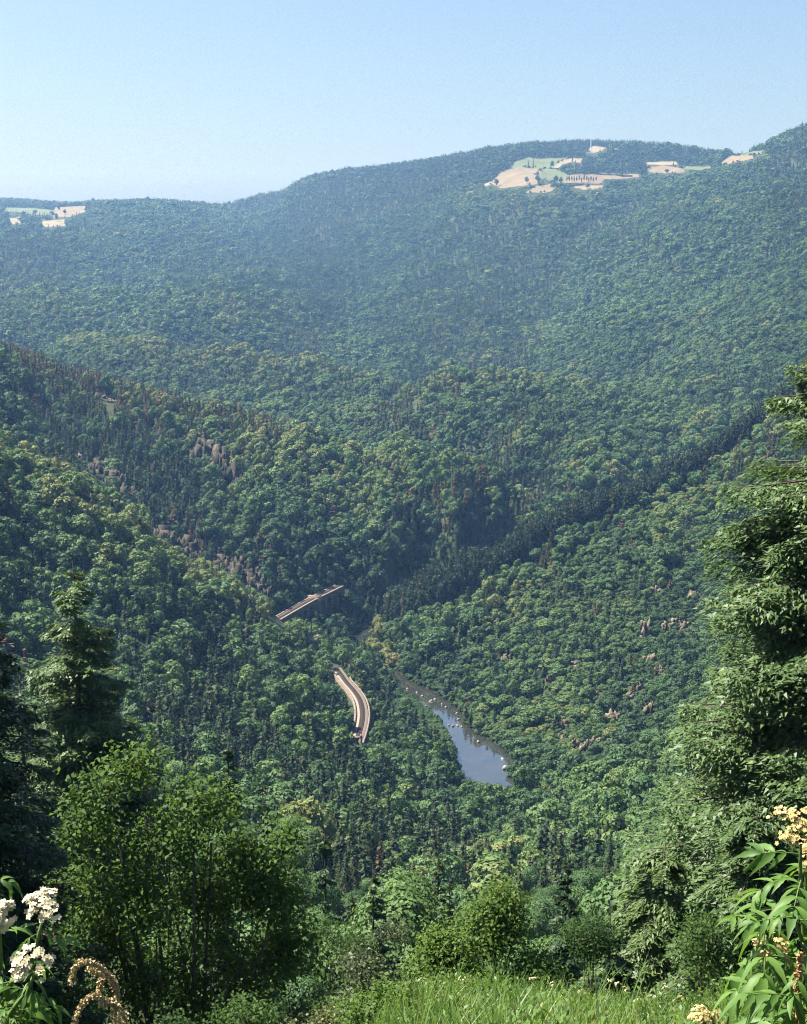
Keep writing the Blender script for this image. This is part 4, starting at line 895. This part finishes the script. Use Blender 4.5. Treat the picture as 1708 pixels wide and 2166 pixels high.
M['near_conifer'] = foliage_mat('near_conifer_needles', [(0, (.022, .048, .018)), (.5, (.050, .098, .030)), (1, (.105, .160, .046))], trans=.25, jitter=.5, spec=.3, rough=.5)
M['olive_leaf'] = foliage_mat('olive_leaf', [(0, (.035, .055, .025)), (.5, (.075, .105, .048)), (1, (.15, .145, .055))], trans=.35, jitter=.6, spec=.3, rough=.5)
def gbase(u_, v_, D, dz=0.0):
    p = at(u_, v_, D); return np.array([p[0], D, H(p[0], D) + dz])
def height_to(base, u_, v_):
    """height from a base up to the level where the photo shows the top"""
    return at(u_, v_, base[1])[2] - base[2]
b = gbase(1800, 1700, 52); near_conifer('spruce_tree', 'large feathery spruce filling the right edge of the photo', b, height_to(b, 1800, 540), 9.0, 31, 980, 215, .25, .7, droop=.30, power=.5, base_z=.08)
b = gbase(1500, 1900, 62); near_conifer('spruce_tree', 'yellow-tipped spruce with hanging boughs left of the large spruce', b, height_to(b, 1460, 1600), 5.6, 32, 330, 150, .30, .85, droop=.75, power=.7)
b = gbase(1400, 2000, 47); near_conifer('spruce_tree', 'low spruce with drooping yellowish boughs behind the meadow', b, height_to(b, 1400, 1780), 5.2, 33, 330, 150, .25, .9, droop=.8, power=.6)
b = gbase(1590, 2000, 42); near_conifer('spruce_tree', 'olive spruce behind the right elder bush', b, height_to(b, 1590, 1700), 4.6, 34, 300, 130, .24, .7, droop=.7, power=.6)
b = gbase(1200, 1950, 66); near_conifer('spruce_tree', 'dark narrow spruce right of the young tree', b, height_to(b, 1190, 1800), 2.4, 35, 130, 60, .30, .12, droop=.4)
b = gbase(1290, 1980, 44); near_conifer('spruce_tree', 'blackish young spruce in the shade behind the meadow', b, height_to(b, 1265, 1905), 2.3, 45, 120, 60, .22, .05, droop=.4)
b = gbase(-70, 2000, 33); near_conifer('spruce_tree', 'dark spruce cut off by the left edge', b, height_to(b, -70, 1150), 3.9, 36, 380, 140, .17, .0, droop=.4, power=.5)
b = gbase(180, 1800, 84); near_conifer('spruce_tree', 'tall thin-crowned spruce above the leafy tree on the left', b, height_to(b, 172, 1185), 5.4, 37, 400, 80, .30, .75, droop=.35, power=.6, base_z=.1)
b = gbase(60, 1800, 70); near_conifer('spruce_tree', 'dark spruce between the left edge and the thin-crowned spruce', b, height_to(b, 50, 1420), 3.4, 38, 170, 70, .3, .1, droop=.4, power=.6)
b = gbase(490, 1900, 120); near_conifer('spruce_tree', 'slender grey-green spruce right of the thin-crowned spruce', b, height_to(b, 495, 1545), 2.6, 39, 150, 50, .5, .3, droop=.3)
b = gbase(560, 1900, 110); near_conifer('spruce_tree', 'slender dark spruce above the right side of the leafy tree', b, height_to(b, 560, 1640), 2.4, 40, 150, 50, .5, .15, droop=.3)
b = gbase(690, 2000, 105); near_conifer('spruce_tree', 'grey-green spruce in the wood at bottom centre', b, height_to(b, 690, 1760), 2.5, 41, 150, 50, .45, .35, droop=.4)
b = gbase(790, 2000, 92); near_conifer('spruce_tree', 'pale grey-green spruce at bottom centre', b, height_to(b, 800, 1830), 2.6, 42, 150, 60, .4, .6, droop=.4)
b = gbase(950, 2000, 80); near_conifer('spruce_tree', 'bluish pale conifer behind the young tree', b, height_to(b, 940, 1850), 2.4, 43, 150, 60, .38, .55, droop=.3)

def lobed_tree(name, label, base, lobes, nleaf, ls, tn, seed, cat='tree', bark='pale_bark', trunk_r=.09, mat_='near_leaf', stems=1, fill=.3):
    """lobes: (x, y, z, radius) about the base; limbs run from the foot into every lobe"""
    r = np.random.default_rng(seed); e = empty(name, base); tag(e, label, cat)
    Lb = np.asarray(lobes, float); C, lr = Lb[:, :3], Lb[:, 3]
    tk = Geo(); limb = Geo(); hmax = C[:, 2].max()
    feet = [np.array([r.normal() * .12 * stems, r.normal() * .1 * stems, -.8]) for _ in range(stems)]
    tips = []
    for s_, f in enumerate(feet):
        top = C[(np.argsort(-C[:, 2]))[s_ % len(C)]]; mid = np.array([top[0] * .4, top[1] * .4, hmax * .45])
        tk.tube(smooth_path([f, (f + mid) / 2 + r.normal(size=3) * .08, mid, top * .93], 4), np.linspace(trunk_r, trunk_r * .25, 13), 7); tips.append((f, mid, top))
    for c, rd in zip(C, lr):
        f, mid, top = tips[r.integers(0, stems)]; s_ = r.uniform(.2, .75); st = f * (1 - s_) + mid * s_ if s_ < .6 else mid
        limb.tube(smooth_path([st, (st + c) / 2 + np.array([0, 0, .12 * rd]) + r.normal(size=3) * .1, c], 4), np.linspace(trunk_r * .45, .012, 9), 5, cap=False)
        for _ in range(7):
            d_ = rdir(1, r)[0]; d_[2] = abs(d_[2]) * .8
            limb.tube([c - d_ * rd * .1 * r.random(), c + d_ * rd * .45 + r.normal(size=3) * .05 * rd, c + d_ * rd * .95], [.012 + .008 * rd, .009, .003], 4, cap=False)
    idx = r.choice(len(C), nleaf, p=lr ** 2.3 / np.sum(lr ** 2.3)); d = rdir(nleaf, r)
    # leaves gather in sprays
    nsp = max(40, nleaf // 45); sidx = r.choice(len(C), nsp, p=lr ** 2.3 / np.sum(lr ** 2.3)); sdv = rdir(nsp, r); sdv[:, 2] = np.where(sdv[:, 2] < -.35, -sdv[:, 2], sdv[:, 2])
    sfr = np.where(r.random(nsp) < fill, r.uniform(.35, .8, nsp), r.uniform(.8, 1.08, nsp))
    SC = C[sidx] + sdv * (lr[sidx] * sfr)[:, None]; w_ = r.integers(0, nsp, nleaf)
    P = SC[w_] + r.normal(size=(nleaf, 3)) * (ls * 1.9)
    N_ = sdv[w_] * .5 + rdir(nleaf, r) * .75 + np.array([0, 0, .45])
    V, Q = leaf_quads(P, N_, ls * r.uniform(.65, 1.35, nleaf), ls * r.uniform(.5, .8, nleaf), r=r)
    cr = Geo(); cr.add(V, Q)
    obj('trunk', tk.mesh('trunk', [M[bark]], True), e); obj('branches', limb.mesh('branches', [M[bark]]), e)['kind'] = 'stuff'
    c = obj('crown', cr.mesh('crown', [M[mat_]]), e); c['tint'] = tn
    return e
def px_lobes(base, items):
    out = []
    for u_, v_, rpx, dy in items:
        D = base[1] + dy; p = at(u_, v_, D); out.append((*(p - base), rpx * .82 * D / FPX))
    return out
b = gbase(400, 2166, 37)
lobed_tree('leafy_tree', 'leafy many-stemmed tree in front on the lower left', b, px_lobes(b, [(235, 1685, 80, 0), (300, 1645, 60, .3), (190, 1785, 85, -.3), (410, 1735, 85, -.4), (450, 1705, 55, .3), (360, 1805, 90, .5), (520, 1835, 75, .4), (600, 1805, 60, -.2), (620, 1905, 65, 0), (560, 1920, 80, .6), (170, 1905, 80, 0), (270, 1915, 85, -.6), (330, 1950, 60, -1.2), (420, 1925, 90, .8), (200, 2010, 85, .2), (320, 2080, 95, 0), (450, 2040, 95, .5), (560, 2050, 80, .5), (620, 2000, 60, .8), (230, 2140, 80, 0), (400, 2170, 90, 0), (540, 2160, 80, .3), (130, 2080, 60, .6)]), 21000, .155, .5, 71, stems=5, trunk_r=.13, fill=.15)
b = gbase(1040, 2120, 27.5)
lobed_tree('young_tree', 'small bright green young tree at the meadow edge', b, px_lobes(b, [(1040, 1935, 46, 0), (1075, 1920, 36, .2), (1000, 1960, 42, .1), (1090, 1980, 42, -.1), (1030, 2000, 48, -.2), (970, 2010, 36, 0), (1110, 2020, 34, .1), (1060, 1900, 30, 0)]), 5200, .085, .75, 72, trunk_r=.045, bark='bark')
def bush(label, u_, v_, D, w_, h_, tn, seed, n_=4500, ls=.085, mat_='near_leaf', name='bush'):
    """a bush whose foot stands on the ground; w_, h_ in photo pixels"""
    b = gbase(u_, v_, D); r = np.random.default_rng(seed); k_ = FPX / D; top = (b[2] - at(u_, v_ - h_ / 2, D)[2]); W_ = w_ / k_; zt = at(u_, v_ - h_ / 2, D)[2] - b[2]
    zt = max(zt, .6); lb = []
    for q_ in range(9):
        f = r.uniform(.25, 1); a = r.uniform(0, 6.28); q2 = (1 - f * .55) * W_ * .42 * r.uniform(.4, 1); rd = W_ * r.uniform(.17, .27)
        lb.append((math.cos(a) * q2, math.sin(a) * q2 * .8, max(zt * f - rd * .8, rd * .5), rd))
    return lobed_tree(name, label, b, lb, n_, ls, tn, seed, cat='bush', bark='bark', trunk_r=.03, stems=4, mat_=mat_)
bush('bright leafy bush left of the young tree', 930, 2080, 26.5, 190, 170, .8, 81, 6000)
bush('dark leafy bush under the young tree on its right', 1130, 2110, 27, 130, 120, .35, 82)
bush('olive bush at the bottom edge left of centre', 660, 2130, 24, 190, 130, .9, 83, 5200, .07, 'olive_leaf')
bush('grey-green willow bush at bottom centre', 790, 2100, 27, 190, 200, .45, 84, 6500, .08, 'olive_leaf')
bush('dark bush under the hanging spruce boughs', 1250, 2000, 36, 180, 210, .1, 85, 6000)
bush('mid green bush behind the meadow on the right', 1480, 2010, 33, 240, 220, .35, 86, 7500)
bush('dark bush behind the right elder', 1640, 2050, 30, 220, 330, .2, 87, 7000)
bush('pale grey-green bush below the wood at bottom centre', 870, 2010, 50, 200, 200, .35, 88, 12000, .08, 'olive_leaf')
bush('dark shaded bush at the foot of the leafy tree', 150, 2140, 31, 260, 170, .05, 89, 6500)
bush('shaded bush behind the drooping dry stalks', 330, 2160, 27, 260, 110, .1, 90, 5000)
bush('dim green bush between leafy tree and willow', 720, 1990, 58, 210, 200, .25, 91, 12000, .09)
bush('leafy bright bush at the bottom edge right of the olive bush', 800, 2166, 20.5, 240, 130, .7, 92, 6000, .07)
bush('grassy green bush at the bottom edge between olive bush and leafy tree', 560, 2190, 22, 240, 120, .35, 93, 6000, .07)
bush('tall shaded bush left of the olive bush', 480, 2150, 30, 260, 170, .2, 94, 6500, .09)
bush('bright bush under the sapling crown on its left', 960, 2140, 22, 180, 110, .85, 95, 5000, .07)
bush('dark low bush at the bottom edge beside the dry stalks', 380, 2200, 21, 260, 110, .05, 96, 5000, .07)

# ------------------------------------------------------------------ meadow
def blade_geo(r, n_, h0_, h1_, w_, spread, lean=.5, seeds=0):
    g = Geo()
    for _ in range(n_):
        a = r.uniform(0, 6.28); h_ = r.uniform(h0_, h1_); l_ = h_ * r.uniform(.1, lean); b0 = np.array([r.normal() * spread, r.normal() * spread, -.05])
        d_ = np.array([math.cos(a), math.sin(a), 0]); s_ = np.array([-d_[1], d_[0], 0]) * w_ * r.uniform(.6, 1.3)
        t = np.array([0, .4, .75, 1.0]); c = b0 + d_ * (l_ * t ** 2)[:, None] + np.array([0, 0, 1.]) * (h_ * (t - .18 * lean * t ** 3))[:, None]
        wv = np.array([1, .85, .5, .02])[:, None]
        V = np.empty((8, 3)); V[0::2] = c - s_ * wv; V[1::2] = c + s_ * wv
        g.add(V, [[0, 1, 3, 2], [2, 3, 5, 4], [4, 5, 7, 6]])
    return g
GRASS = foliage_mat('meadow_grass', [(0, (.045, .095, .018)), (.5, (.095, .175, .030)), (.85, (.125, .20, .04)), (1, (.28, .26, .11))], trans=.4, jitter=.55, spec=.35, rough=.5)
tuf = bpy.data.collections.new('grass_models')
for q_ in range(6):
    r = np.random.default_rng(40 + q_)
    if q_ < 3: g = blade_geo(r, 26, .25, .62, .010, .10, .8)
    elif q_ == 3: g = blade_geo(r, 12, .5, .95, .008, .06, .4)
    else:
        g = Geo(); n_ = 90; P = r.normal(size=(n_, 3)) * np.array([.13, .13, .16]) + np.array([0, 0, .30]); V, Q = leaf_quads(P, rdir(n_, r) + np.array([0, 0, .8]), .06, .026, r=r); g.add(V, Q)
        b2 = blade_geo(r, 6, .3, .6, .006, .06); g.add(np.concatenate(b2.V), np.concatenate(b2.Q))
    tuf.objects.link(bpy.data.objects.new('grass_model_%02d' % q_, g.mesh('grass_model', [GRASS])))
gx, gy = np.meshgrid(np.arange(-9, 17, .19), np.arange(8, 33.5, .19)); gx = gx.ravel() + rng.uniform(-.1, .1, gx.size); gy = gy.ravel() + rng.uniform(-.1, .1, gy.size)
nz0 = fbm(gx / 1.6, gy / 1.6, 77)
kk = (np.abs(gx) < .30 * (gy + 6)) & (gy < 29.0 - 17 * np.clip((.8 - gx) / 4.5, 0, 1) + 1.5 * nz0) & (gx > -.1 + .7 * nz0)
gx, gy = gx[kk], gy[kk]; n_ = len(gx); nz_ = fbm(gx / 2.2, gy / 2.2, 55); n3 = fbm(gx / 1.1, gy / 1.1, 66)
pick = np.where(n3 + rng.normal(size=n_) * .3 > .45, rng.integers(4, 6, n_), np.where(rng.random(n_) < .14, 3, rng.integers(0, 3, n_)))
s_ = rng.uniform(.75, 1.45, n_) * (1 + .35 * nz_)
scatter('grass', 'tall green meadow grass and herbs sloping away at the bottom', np.stack([gx, gy, H(gx, gy)], 1), pick, np.stack([s_, s_, s_], 1), np.stack([rng.normal(size=n_) * .1, rng.normal(size=n_) * .1, rng.uniform(0, 6.28, n_)], 1), np.clip(.52 + .3 * nz_ + rng.normal(size=n_) * .12 + (rng.random(n_) < .05) * .4, 0, 1), tuf)
# a few tall flowering herbs stand out of the grass
M['cream'] = noise_mat('cream_petal', [(.3, (.50, .43, .25)), (.7, (.70, .62, .42))], 30, rough=.6)
M['pollen'] = noise_mat('yellow_petal', [(.3, (.36, .26, .09)), (.7, (.54, .42, .18))], 30, rough=.6)
M['green_stem'] = noise_mat('green_stem', [(.3, (.07, .12, .03)), (.7, (.13, .19, .05))], 8, rough=.6)
def corymb(r, R_, nf, fs, dome=.3):
    """flat-topped flower head: florets on a shallow dome"""
    g = Geo(); a = np.sqrt(r.random(nf)); th = r.uniform(0, 6.28, nf)
    # florets gather in small umbels
    nu = max(6, nf // 9); ua = np.sqrt(r.random(nu)) * .92; ut_ = r.uniform(0, 6.28, nu); k_ = r.integers(0, nu, nf)
    X = np.cos(ut_[k_]) * ua[k_] * R_ + r.normal(size=nf) * R_ * .12; Y = np.sin(ut_[k_]) * ua[k_] * R_ + r.normal(size=nf) * R_ * .12
    Z = dome * R_ * (1 - (X * X + Y * Y) / R_ ** 2) + r.normal(size=nf) * R_ * .07 + (r.random(nu)[k_] - .5) * R_ * .25
    P = np.stack([X, Y, Z], 1)
    for q_ in range(nf):
        N_ = unit(np.array([X[q_] / R_ * .8, Y[q_] / R_ * .8, 1.0]) + r.normal(size=3) * .35); T = unit(np.cross(N_, [0.3, 1, .2])); B = np.cross(N_, T)
        for m_ in range(5):
            an = m_ * 1.2566 + q_; d_ = T * math.cos(an) + B * math.sin(an); s_ = -T * math.sin(an) + B * math.cos(an)
            c = P[q_]; g.add([c, c + d_ * fs * .6 + s_ * fs * .36 + N_ * fs * .12, c + d_ * fs * 1.05 + N_ * fs * .1, c + d_ * fs * .6 - s_ * fs * .36 + N_ * fs * .12], [[0, 1, 2, 3]])
    st = Geo()
    for q_ in range(nu):
        p = np.array([math.cos(ut_[q_]) * ua[q_] * R_, math.sin(ut_[q_]) * ua[q_] * R_, dome * R_ * (1 - ua[q_] ** 2) - .1 * R_]); st.tube([(0, 0, -R_ * .75), p * .5 + np.array([0, 0, -R_ * .25]), p], [R_ * .03, R_ * .022, R_ * .012], 4, cap=False)
    return g, st
flw = [(895, 2128, 'cream'), (1128, 2095, 'cream'), (1308, 2082, 'cream'), (1322, 2092, 'cream'), (1380, 2110, 'cream'), (1405, 2085, 'cream'), (1170, 2130, 'cream'), (1290, 2075, 'cream'), (850, 2150, 'pollen'), (1230, 2140, 'pollen'), (1350, 2135, 'cream'), (980, 2140, 'cream'), (1440, 2110, 'pollen'), (1560, 2120, 'cream')]
FL_LAB = ['cream umbel left of the young tree foot', 'cream umbel right of the young tree foot', 'cream umbel pair member higher in the meadow', 'cream umbel pair member lower in the meadow', 'cream umbel in the middle right of the meadow', 'cream umbel close to the meadow top on the right', 'low cream umbel at the bottom of the meadow', 'topmost cream umbel of the meadow', 'yellowish umbel at the bottom left of the meadow', 'yellowish umbel at the bottom middle of the meadow', 'cream umbel near the bottom on the right', 'cream umbel under the young tree', 'yellowish umbel right of the meadow middle', 'cream umbel beside the right elder']
for q_, (u_, v_, m_) in enumerate(flw):
    D = float(np.interp(v_, [2060, 2166], [26, 20])); b = gbase(u_, v_, D); top = at(u_, v_, D)[2] - b[2]; top = max(top, .75)
    e = empty('meadow_flower', b); tag(e, FL_LAB[q_], 'flower', 'flowering herbs in the meadow'); r = np.random.default_rng(300 + q_)
    g, st = corymb(r, .07, 60, .012, .4); st.tube([(0, 0, -.05 - top), (0, 0, -.06)], .006, 5)
    for gg, nm, mt in ((g, 'flower_head', m_), (st, 'stem', 'green_stem')):
        gg.V = [v + np.array([0, 0, top]) for v in gg.V]; obj(nm, gg.mesh(nm, [M[mt]]), e)

# ------------------------------------------------------------------ elder bushes in front
ELDER = foliage_mat('elder_leaf', [(0, (.045, .10, .022)), (.5, (.085, .175, .034)), (1, (.135, .235, .05))], trans=.42, jitter=.1, spec=.3, rough=.5)
def leaflet_mesh(L_, W_, bend, seed):
    r = np.random.default_rng(seed); n_ = 9; t = np.linspace(0, 1, n_); wv = W_ * .5 * np.sin(np.pi * t ** .8) ** .9 * (1 - .25 * t); wv[0] = wv[-1] = .0006
    ser = 1 + .10 * ((np.arange(n_) % 2) * 2 - 1)
    z_ = -bend * L_ * t ** 2; mid = np.stack([t * L_, np.zeros(n_), z_], 1)
    Lf = mid + np.stack([np.zeros(n_), wv * ser, wv * .35], 1); Rt = mid + np.stack([np.zeros(n_), -wv * ser, wv * .35], 1)
    V = np.vstack([mid, Lf, Rt]); i_ = np.arange(n_ - 1)
    Q = np.vstack([np.stack([i_, i_ + 1, n_ + i_ + 1, n_ + i_], 1), np.stack([i_ + 1, i_, 2 * n_ + i_, 2 * n_ + i_ + 1], 1)])
    return mesh_np('leaflet', V, Q, [ELDER], smooth=True)
LEAFLET = [leaflet_mesh(.102, .031, .25 + .25 * q_, q_) for q_ in range(4)]
def rachis_mesh(L_, droop):
    g = Geo(); t = np.linspace(0, 1, 6); g.tube(np.stack([t * L_, 0 * t, -droop * L_ * t ** 2], 1), np.linspace(.0028, .0012, 6), 5); return g.mesh('leaf', [M['green_stem']])
RACHIS = [rachis_mesh(.15, .2), rachis_mesh(.15, .5)]
def elder_leaf(parent, loc, az, pitch, size, r, tn):
    k_ = int(r.integers(0, 2)); dr = (.2, .5)[k_]
    lf = bpy.data.objects.new('leaf', RACHIS[k_]); COL.objects.link(lf); lf.parent = parent
    lf.location = tuple(loc); lf.rotation_euler = (r.normal() * .3, -pitch, az); lf.scale = (size, size, size)
    for q_ in range(7):
        t = (1.0, .95, .95, .68, .68, .40, .40)[q_]; sgn = 0 if q_ == 0 else (1 if q_ % 2 else -1)
        o = bpy.data.objects.new('leaflet', LEAFLET[int(r.integers(0, 4))]); COL.objects.link(o); o.parent = lf
        o.location = (t * .15, 0, -dr * .15 * t * t); s_ = (1.05 if q_ == 0 else .95 if q_ < 5 else .75) * r.uniform(.88, 1.1)
        o.rotation_euler = (r.normal() * .25, .35 * dr * 2 * t + r.normal() * .15, sgn * r.uniform(.7, 1.05)); o.scale = (s_, s_, s_); o['tint'] = float(np.clip(tn + r.normal() * .22, 0, 1))
def elder(label, base, stems, seed, flower_mat, tn, lsize):
    r = np.random.default_rng(seed); e = empty('elder_bush', base); tag(e, label, 'shrub')
    for pts, fl, nn in stems:
        P = np.vstack([[0, 0, -.1]] + [at(*p) - base for p in pts]); S_p = smooth_path(P, 6)
        g = Geo(); g.tube(S_p, np.linspace(.014, .004, len(S_p)), 6); obj('stem', g.mesh('stem', [M['green_stem']], True), e)
        Rr = resample(S_p, .02)
        for q_ in range(nn):
            k_ = max(0, len(Rr) - 2 - int(q_ * 4.2)); a = q_ * 1.57 + r.normal() * .3
            for s_ in (0, math.pi): elder_leaf(e, Rr[k_] + r.normal(size=3) * .004, a + s_ + r.normal() * .25, r.uniform(-.35, .45), lsize * r.uniform(.8, 1.2) * (.75 if q_ == 0 else 1), r, tn)
        if fl:
            R_ = fl; g, st = corymb(r, R_, int(150 * (R_ / .07)), .0088 if flower_mat == 'cream' else .0078, .35)
            tip = S_p[-1] + np.array([0, 0, R_ * .75])
            rot_ = Matrix.Rotation(.55 + r.normal() * .1, 3, 'X')
            for gg, nm, mt in ((g, 'flower_head', flower_mat), (st, 'flower_stalk', 'green_stem')):
                o = obj(nm, gg.mesh(nm, [M[mt]]), e); o.location = tuple(tip); o.rotation_euler = rot_.to_euler()
    return e
D = 4.3; b = gbase(1770, 2300, D)
elder('elder bush with long green leaves and yellowish flower heads at the right edge', b, [
    ([(1740, 2250, 4.3), (1670, 2080, 4.25), (1615, 1960, 4.2), (1596, 1905, 4.2)], 0, 4), ([(1750, 2200, 4.3), (1705, 2000, 4.3), (1694, 1850, 4.3), (1694, 1785, 4.3)], .085, 4),
    ([(1720, 2200, 4.2), (1660, 2090, 4.15), (1630, 2035, 4.15)], .06, 2), ([(1740, 2150, 4.1), (1700, 2000, 4.1), (1675, 1930, 4.1)], 0, 5), ([(1700, 2250, 4.0), (1690, 2150, 3.95), (1670, 2085, 3.95)], 0, 4),
    ([(1740, 2200, 4.4), (1720, 2000, 4.4), (1705, 1850, 4.4), (1712, 1838, 4.4)], .065, 3), ([(1720, 2260, 4.1), (1710, 2080, 4.05), (1708, 2020, 4.05)], 0, 4)], 11, 'pollen', .6, 1.0)
b = gbase(1500, 2260, 4.6)
elder('low elder shoot with one orange-cream flower head at the bottom right', b, [([(1492, 2230, 4.6), (1486, 2175, 4.6)], .055, 3), ([(1530, 2230, 4.6), (1545, 2150, 4.6)], 0, 3)], 12, 'pollen', .6, .8)
b = gbase(-60, 2300, 3.6)
elder('elder bush with cream-white flower heads at the left edge', b, [
    ([(-20, 2220, 3.6), (0, 2060, 3.6), (0, 1962, 3.6)], .058, 3), ([(0, 2220, 3.55), (60, 2060, 3.5), (88, 1955, 3.5)], .056, 3), ([(10, 2240, 3.5), (45, 2140, 3.45), (70, 2065, 3.45)], .056, 3),
    ([(-20, 2250, 3.5), (20, 2150, 3.4), (50, 2105, 3.4)], 0, 3), ([(0, 2260, 3.4), (15, 2200, 3.35), (30, 2160, 3.35)], 0, 3), ([(-60, 2100, 3.7), (-50, 1900, 3.7), (-30, 1835, 3.7)], 0, 2)], 13, 'cream', .45, .62)

# dry stalks with curled, hanging seed spikes
STRAW = noise_mat('dry_straw', [(.3, (.30, .22, .10)), (.7, (.58, .46, .27))], 60, rough=.8)
BROWN = noise_mat('dry_seed_brown', [(.3, (.26, .14, .06)), (.7, (.50, .31, .16))], 40, rough=.8)
def seed_spike(g, path, rad, r, m=0, dens=420):
    S_p = smooth_path(path, 8); L_ = np.sum(np.linalg.norm(np.diff(S_p, axis=0), axis=1)); n_ = int(dens * L_ / .1)
    g.tube(S_p, rad * .45, 5, m)
    k_ = r.integers(0, len(S_p), n_); P = S_p[k_] + rdir(n_, r) * rad * r.uniform(.5, 1.1, n_)[:, None] * (1 + .35 * np.sin(k_ * 1.7))[:, None]
    V, Q = leaf_quads(P, rdir(n_, r), rad * 1.1, rad * .7, r=r); g.add(V, Q, None, m)
def dry_plant(name, label, base_u, D, stem_px, spikes, mat_, seed, rad):
    r = np.random.default_rng(seed); b = gbase(base_u, 2300, D); e = empty(name, b); tag(e, label, 'dry plant')
    P = np.vstack([[0, 0, -.05]] + [at(u_, v_, D) - b for u_, v_ in stem_px]); g = Geo(); g.tube(smooth_path(P, 5), np.linspace(.006, .0035, (len(P) - 1) * 5 + 1), 5); obj('stem', g.mesh('stem', [STRAW]), e)
    for sp in spikes:
        g = Geo(); seed_spike(g, np.array([at(u_, v_, D + dd) - b for u_, v_, dd in sp]), rad, r); obj('seed_spike', g.mesh('seed_spike', [mat_]), e)
dry_plant('dry_stalk', 'dry stalk with curled straw-coloured seed spikes beside the left elder', 255, 3.4, [(255, 2230), (254, 2166), (250, 2110)],
          [[(250, 2110, 0), (243, 2080, 0), (230, 2062, -.02), (205, 2042, -.04), (182, 2034, -.05), (163, 2042, -.05), (154, 2062, -.05), (152, 2080, -.05)], [(244, 2085, 0), (226, 2064, .02), (214, 2075, .03), (211, 2096, .03)], [(225, 2062, 0), (205, 2058, -.03), (186, 2050, -.03)]], STRAW, 21, .0075)
dry_plant('dry_stalk', 'second dry curled seed stalk at the bottom edge on the left', 165, 3.3, [(165, 2260), (158, 2200)],
          [[(158, 2200, 0), (163, 2150, 0), (178, 2120, -.02), (198, 2106, -.03), (214, 2112, -.03), (222, 2128, -.03)], [(262, 2200, 0), (266, 2160, 0), (256, 2138, -.02), (240, 2122, -.02), (228, 2116, -.02)], [(252, 2190, 0), (240, 2150, .02), (246, 2130, .02)]], STRAW, 22, .0075)
dry_plant('dock_stalk', 'upright brown seed stalk in front of the right elder leaves', 1690, 4.0, [(1692, 2260), (1693, 2160), (1690, 2110)],
          [[(1690, 2112, 0), (1686, 2085, 0), (1688, 2068, 0)], [(1688, 2062, 0), (1692, 2042, 0), (1692, 2020, 0)], [(1681, 2100, .01), (1679, 2080, .01)], [(1690, 2166, 0), (1688, 2140, .0)]], BROWN, 23, .0095)

# ------------------------------------------------------------------ haze
def haze_box():
    g = Geo(); x0, x1, y0, y1, z0, z1 = -4900, 4900, -40, 9900, -20, 660
    g.box(((x0 + x1) / 2, (y0 + y1) / 2, (z0 + z1) / 2), (x1 - x0, y1 - y0, z1 - z0))
    m, nt = mat('haze_air')
    v = nt.nodes.new('ShaderNodeVolumePrincipled'); v.inputs['Color'].default_value = (.26, .52, 1.0, 1)
    v.inputs['Absorption Color'].default_value = (1, 1, 1, 1); v.inputs['Density'].default_value = HAZE; v.inputs['Anisotropy'].default_value = 0.2
    o = nt.nodes.new('ShaderNodeOutputMaterial'); nt.links.new(v.outputs[0], o.inputs['Volume'])
    tag(obj('haze', g.mesh('haze', [m])), 'thin blue summer haze filling the valley air', kind='stuff')
HAZE = 0.000072
haze_box()
